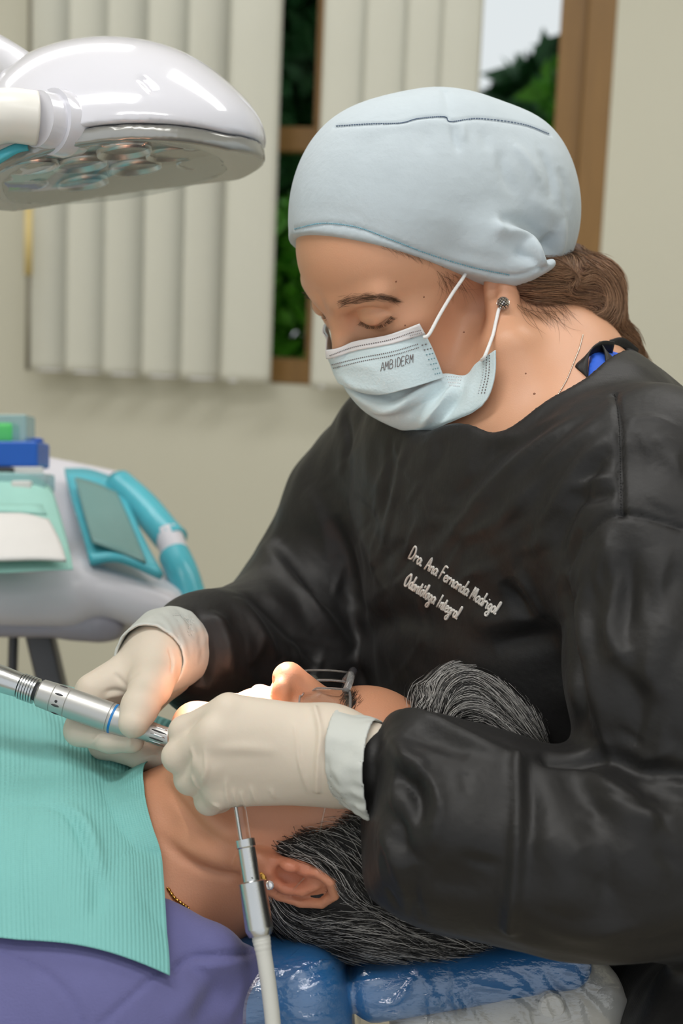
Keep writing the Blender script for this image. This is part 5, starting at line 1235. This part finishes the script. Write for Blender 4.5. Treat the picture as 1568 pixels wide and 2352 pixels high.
# ------------------------------------------------------------------ dentist: hair, brows, lashes, jewellery, bow, embroidery
M_hairb = mat('hair_brown_base', srgb(98, 68, 50), 0.6, var=0.25, vscale=80, bump=0.6, bscale=240)
def haird_sdf(p):
    d = cone(p, V(1195, 640, 1.105), V(1290, 660, 1.15), 0.012, 0.026)
    d = smin(d, ell(p, V(1348, 670, 1.17), (0.029, 0.030, 0.032), frame3((0.8, -0.6, 0), (0.6, 0.8, 0))), 0.012)
    d = smin(d, ell(p, V(1350, 720, 1.165), (0.024, 0.022, 0.028)), 0.012)
    d = smin(d, chain(p, [V(1315, 590, 1.19), V(1330, 640, 1.18)], [0.012, 0.02], 0.01), 0.012)
    d = smin(d, chain(p, [V(1365, 735, 1.17), V(1420, 790, 1.19), V(1470, 850, 1.21)], [0.020, 0.014, 0.008], 0.01), 0.012)
    return d
hair_d = sculpt('hair', haird_sdf, (0.10, 0.08, 1.04), (0.30, 0.24, 1.26), 0.0022, M_hairb, dentist, smooth=1, keep=KEEP)
hv, hq = KEEP['hair']; hn = normals(hv, hq); rnd = np.random.RandomState(15)
gd = [[(1185, 665), (1240, 665), (1300, 660), (1345, 640)], [(1200, 690), (1260, 700), (1310, 705), (1370, 720)], [(1310, 580), (1350, 600), (1400, 640), (1415, 690), (1390, 730), (1340, 730)], [(1300, 640), (1350, 625), (1390, 660), (1385, 710), (1340, 715)],
      [(1320, 600), (1320, 640), (1300, 660)], [(1330, 740), (1370, 770), (1420, 800), (1465, 850)], [(1350, 750), (1400, 780), (1450, 830)], [(1290, 680), (1330, 690), (1380, 690)]]
nH = 2200
L3 = comb(hv, hq, gd, pick_roots(hv, hn, nH, 8, (1170, 560, 1490, 870), -0.4), 10, 0.0032 + 0.003 * rnd.rand(nH), 0.003, 0.09, 9)
tb = 0.5 + rnd.rand(nH, 1); br = np.array([0.33, 0.19, 0.11]) * tb
strands('hair_strands', list(L3), 0.00014 + 0.0001 * rnd.rand(nH), M_strand, hair_d, tints=br)['kind'] = 'stuff'
bvd = bvh_of(*KEEP['body_d'])
# loose fine hairs: nape, temple
def wisps(n, us, vs, du, dv, ln, seed, tint, name, par, r=0.00009, lift=0.0006):
    r_ = np.random.RandomState(seed); out = []
    for k in range(n):
        u = us[0] + (us[1] - us[0]) * r_.rand(); v_ = vs[0] + (vs[1] - vs[0]) * r_.rand() + (u - us[0]) * (vs[2] if len(vs) > 2 else 0); a = du + r_.normal() * 0.25; L_ = ln * (0.5 + r_.rand()); cu = r_.normal() * 0.35
        pts = [(u + L_ * t * math.cos(a + cu * t), v_ + L_ * t * math.sin(a + cu * t)) for t in np.linspace(0, 1, 8)]
        P = [hit(bvd, *q) for q in pts]
        if any(q is None for q in P): continue
        P = np.array([q - nrm(q) * lift for q in P])
        if np.abs(np.diff(P[:, 2])).max() > 0.012: continue
        out.append(P)
    return strands(name, out, r, M_strand, par, tints=np.tile(tint, (len(out), 1))) if out else None
bt = np.array([0.06, 0.035, 0.02])
wisps(60, (1185, 1290), (655, 720), 0.75, 0, 60, 1, bt, 'nape_hair', hair_d); wisps(110, (870, 1060), (555, 568, 0.27), 0.5, 0, 26, 2, bt * 2, 'temple_hair', hair_d, 0.00006); wisps(36, (1000, 1060), (620, 650), 0.9, 0, 55, 3, bt, 'temple_hair', hair_d, 0.00006)
# eyebrow
r_ = np.random.RandomState(3); out = []
bc = catmull([(774, 700), (800, 691), (830, 685), (862, 682), (888, 684), (908, 690)], 60)
for k in range(330):
    t = r_.rand(); c = bc[int(t * 59)] + np.array([r_.normal() * 2, r_.normal() * (6.5 * (1 - t * 0.6))]); a = -0.35 + 0.7 * t + r_.normal() * 0.15; l_ = 15 + 8 * r_.rand()
    P = [hit(bvd, c[0] + l_ * s * math.cos(a), c[1] + l_ * s * math.sin(a)) for s in np.linspace(0, 1, 5)]
    if any(q is None for q in P): continue
    out.append(np.array([q - nrm(q) * (0.0003 + 0.0006 * i / 4) for i, q in enumerate(P)]))
strands('eyebrow', out, 0.00007, M_strand, body_d, tints=np.tile([0.11, 0.06, 0.035], (len(out), 1)))
# far eyebrow, on the contour
out = []
for k in range(70):
    c = HD.pt(9.1 - 0.25 * r_.rand(), -1.2 - 2.2 * r_.rand(), 3.9 + 0.3 * r_.normal() * 0.5); d_ = HD.R.T @ np.array([0.4, -0.7, 0.2]); out.append(np.array([c + d_ * 0.006 * s for s in np.linspace(0, 1, 4)]))
strands('eyebrow', out, 0.00013, M_strand, body_d, tints=np.tile([0.05, 0.028, 0.016], (len(out), 1)))
# lashes
out = []; lc = catmull([(828, 738), (846, 747), (866, 748), (884, 740), (897, 726)], 46)
for k in range(46):
    c = hit(bvd, *lc[k])
    if c is None: continue
    t = k / 45.0; dx, dy = -0.30 + 0.75 * t, -1.0 + 0.35 * t
    for j in range(2):
        l_ = 0.0072 + 0.0020 * r_.rand(); dd = nrm(np.array([dx + r_.normal() * 0.12, dy, -0.75])); out.append(np.array([c + dd * l_ * s + np.array([dx * 0.3, 0.35, 0]) * l_ * s * s for s in np.linspace(0, 1, 6)]))
strands('eyelash', out, 0.00013, M_strand, body_d, tints=np.tile([0.012, 0.009, 0.008], (len(out), 1)))
out = []
for k in range(26):
    c = V(760 + r_.normal() * 3, 722 + r_.normal() * 3, 1.145); dd = nrm(np.array([-0.9 + r_.normal() * 0.15, -0.45 + r_.normal() * 0.2, -0.1])); l_ = 0.007 + 0.002 * r_.rand(); out.append(np.array([c + dd * l_ * s + np.array([0, 0.25, 0]) * l_ * s * s for s in np.linspace(0, 1, 6)]))
strands('eyelash', out, 0.00013, M_strand, body_d, tints=np.tile([0.012, 0.009, 0.008], (len(out), 1)))
# moles
M_mole = mat('mole', srgb(140, 92, 68), 0.5)
for (u, v_, r) in [(1227, 905, .0011), (909, 646, .0009), (973, 682, .0008), (1207, 858, .0008), (1065, 763, .0008), (930, 747, .0007)]:
    c = hit(bvd, u, v_)
    if c is not None: MB().lathe(W(c), -FWD, [(-.0006, r), (.0001, r * .9), (.0004, r * .4)], 10).build('mole', M_mole, body_d)
# ear stud: a ball of small crystals
M_pave = mat('pave_stones', srgb(205, 198, 192), 0.1, metallic=0.9, var=0.4, vscale=900); M_pavd = mat('pave_setting', srgb(60, 54, 50), 0.3, metallic=0.6)
c = hit(bvd, 1155, 696)
if c is None: c = V(1155, 696, 1.075)
st = bpy.data.objects.new('ear_stud', None); col.objects.link(st); st.location = W(c); bpy.context.view_layer.update(); st.parent = dentist; st.matrix_parent_inverse = dentist.matrix_world.inverted()
c = c - nrm(c) * 0.0035; MB().lathe(W(c), -FWD, [(-.0042, .0006), (-.003, .0030), (-.0012, .0042), (0.0008, .0043), (.0026, .0034), (.0040, .0012)], 20).build('setting', M_pavd, st)
mb = MB()
for i in range(90):
    z = 1 - 2 * (i + .5) / 90; ph = i * 2.39996; d_ = np.array([math.sqrt(1 - z * z) * math.cos(ph), math.sqrt(1 - z * z) * math.sin(ph), z]); mb.box(W(c) + d_ * 0.0043, (.0012, .0012, .0012), frame3(d_, (0.3, 0.5, 0.8)))
mb.build('stones', M_pave, st, smooth=False)['kind'] = 'stuff'
# necklace: beads
M_silver = mat('silver_bead', srgb(226, 214, 200), 0.2, metallic=1.0)
P = hits(bvd, [(1338, 770), (1330, 800), (1318, 830), (1302, 870), (1282, 905)], 54); mb = MB()
for q in P: mb.lathe(W(q - nrm(q) * 0.0007), -FWD, [(-.0007, .0002), (-.0004, .0006), (0, .0007), (.0004, .0006), (.0007, .0002)], 8)
if mb.n: mb.build('necklace', M_silver, dentist)
# tie bow at the nape
def ribbon(name, pts, w, par, m_, n=40):
    P = catmull([V(*q[:3]) for q in pts], n); wd = catmull([np.array(q[3:6], float) for q in pts], n); wd /= np.linalg.norm(wd, axis=1)[:, None]
    G = np.stack([P - wd * w, P - wd * w * 0.3, P + wd * w * 0.3, P + wd * w], 1); mb = MB(); mb.grid(W(G.reshape(-1, 3)).reshape(G.shape)); return mb.build(name, m_, par, solid=0.0012)
ribbon('neck_tie', [(1408, 798, 1.100, .1, .9, -.5), (1378, 797, 1.092, .3, .9, -.4), (1350, 812, 1.084, .6, .8, -.3), (1336, 834, 1.078, .9, .3, -.4), (1338, 856, 1.075, .7, -.6, -.5), (1360, 868, 1.073, .1, -1, -.4), (1388, 862, 1.075, -.5, -.8, -.4), (1402, 838, 1.080, -.9, -.1, -.4), (1396, 812, 1.088, -.7, .5, -.5), (1378, 797, 1.097, -.2, .9, -.5)], 0.0048, gown, M_gown, 60)
ribbon('neck_tie', [(1340, 872, 1.086, .1, 1, -.2), (1310, 890, 1.09, .2, 1, -.2), (1295, 905, 1.094, .2, 1, -.2)], 0.0035, gown, M_gown, 16)
ribbon('neck_tie', [(1400, 795, 1.115, 0, 1, -.3), (1430, 790, 1.125, 0, 1, -.3), (1462, 815, 1.135, .2, 1, -.3)], 0.005, gown, M_gown, 20)
# embroidery on the chest
M_emb = mat('white_embroidery', srgb(214, 210, 204), 0.6, bump=0.4, bscale=900)
bvg = bvh_of(*KEEP['gown'])
adv = {'*': .72, 'D': 1.1, '.': .4, 'r': .62, 'A': .9, 'F': .85, 'M': 1.05, 'i': .38, 'l': .5, 'O': 1.05, 'I': .5, 't': .52, 'e': .66}
write_on('embroidery', bvg, 'Dra. Ana Fernanda Madrigal', CUR, (937, 1281), (11.3, 7.35), (11, -26), adv, 0.0009, M_emb, gown, 0.0004, 0.55)
write_on('embroidery', bvg, 'Odontóloga Integral', CUR, (928, 1343), (9.6, 6.3), (11, -26), adv, 0.0009, M_emb, gown, 0.0004, 0.75)
# gown stitching along the armhole
bv = bvg
stitches('seam_stitching', [(1411, 905), (1420, 960), (1424, 1050), (1426, 1180)], 60, mat('black_thread', srgb(22, 21, 21), 0.7), gown, 0.0003, 0.8, 0.0002)
# patient's brow and fine hair
bvp = bvh_of(*KEEP['body_p']); out = []
for k in range(220):
    c = np.array([800 + r_.normal() * 9, 1612 + r_.normal() * 15]); a = -1.1 + r_.normal() * 0.3; l_ = 16
    P = [hit(bvp, c[0] + l_ * s * math.cos(a), c[1] + l_ * s * math.sin(a)) for s in np.linspace(0, 1, 5)]
    if any(q is None for q in P): continue
    out.append(np.array([q - nrm(q) * (0.0003 + 0.0008 * i / 4) for i, q in enumerate(P)]))
if out: strands('eyebrow', out, 0.00014, M_strand, body_p, tints=np.tile([0.03, 0.022, 0.018], (len(out), 1)))
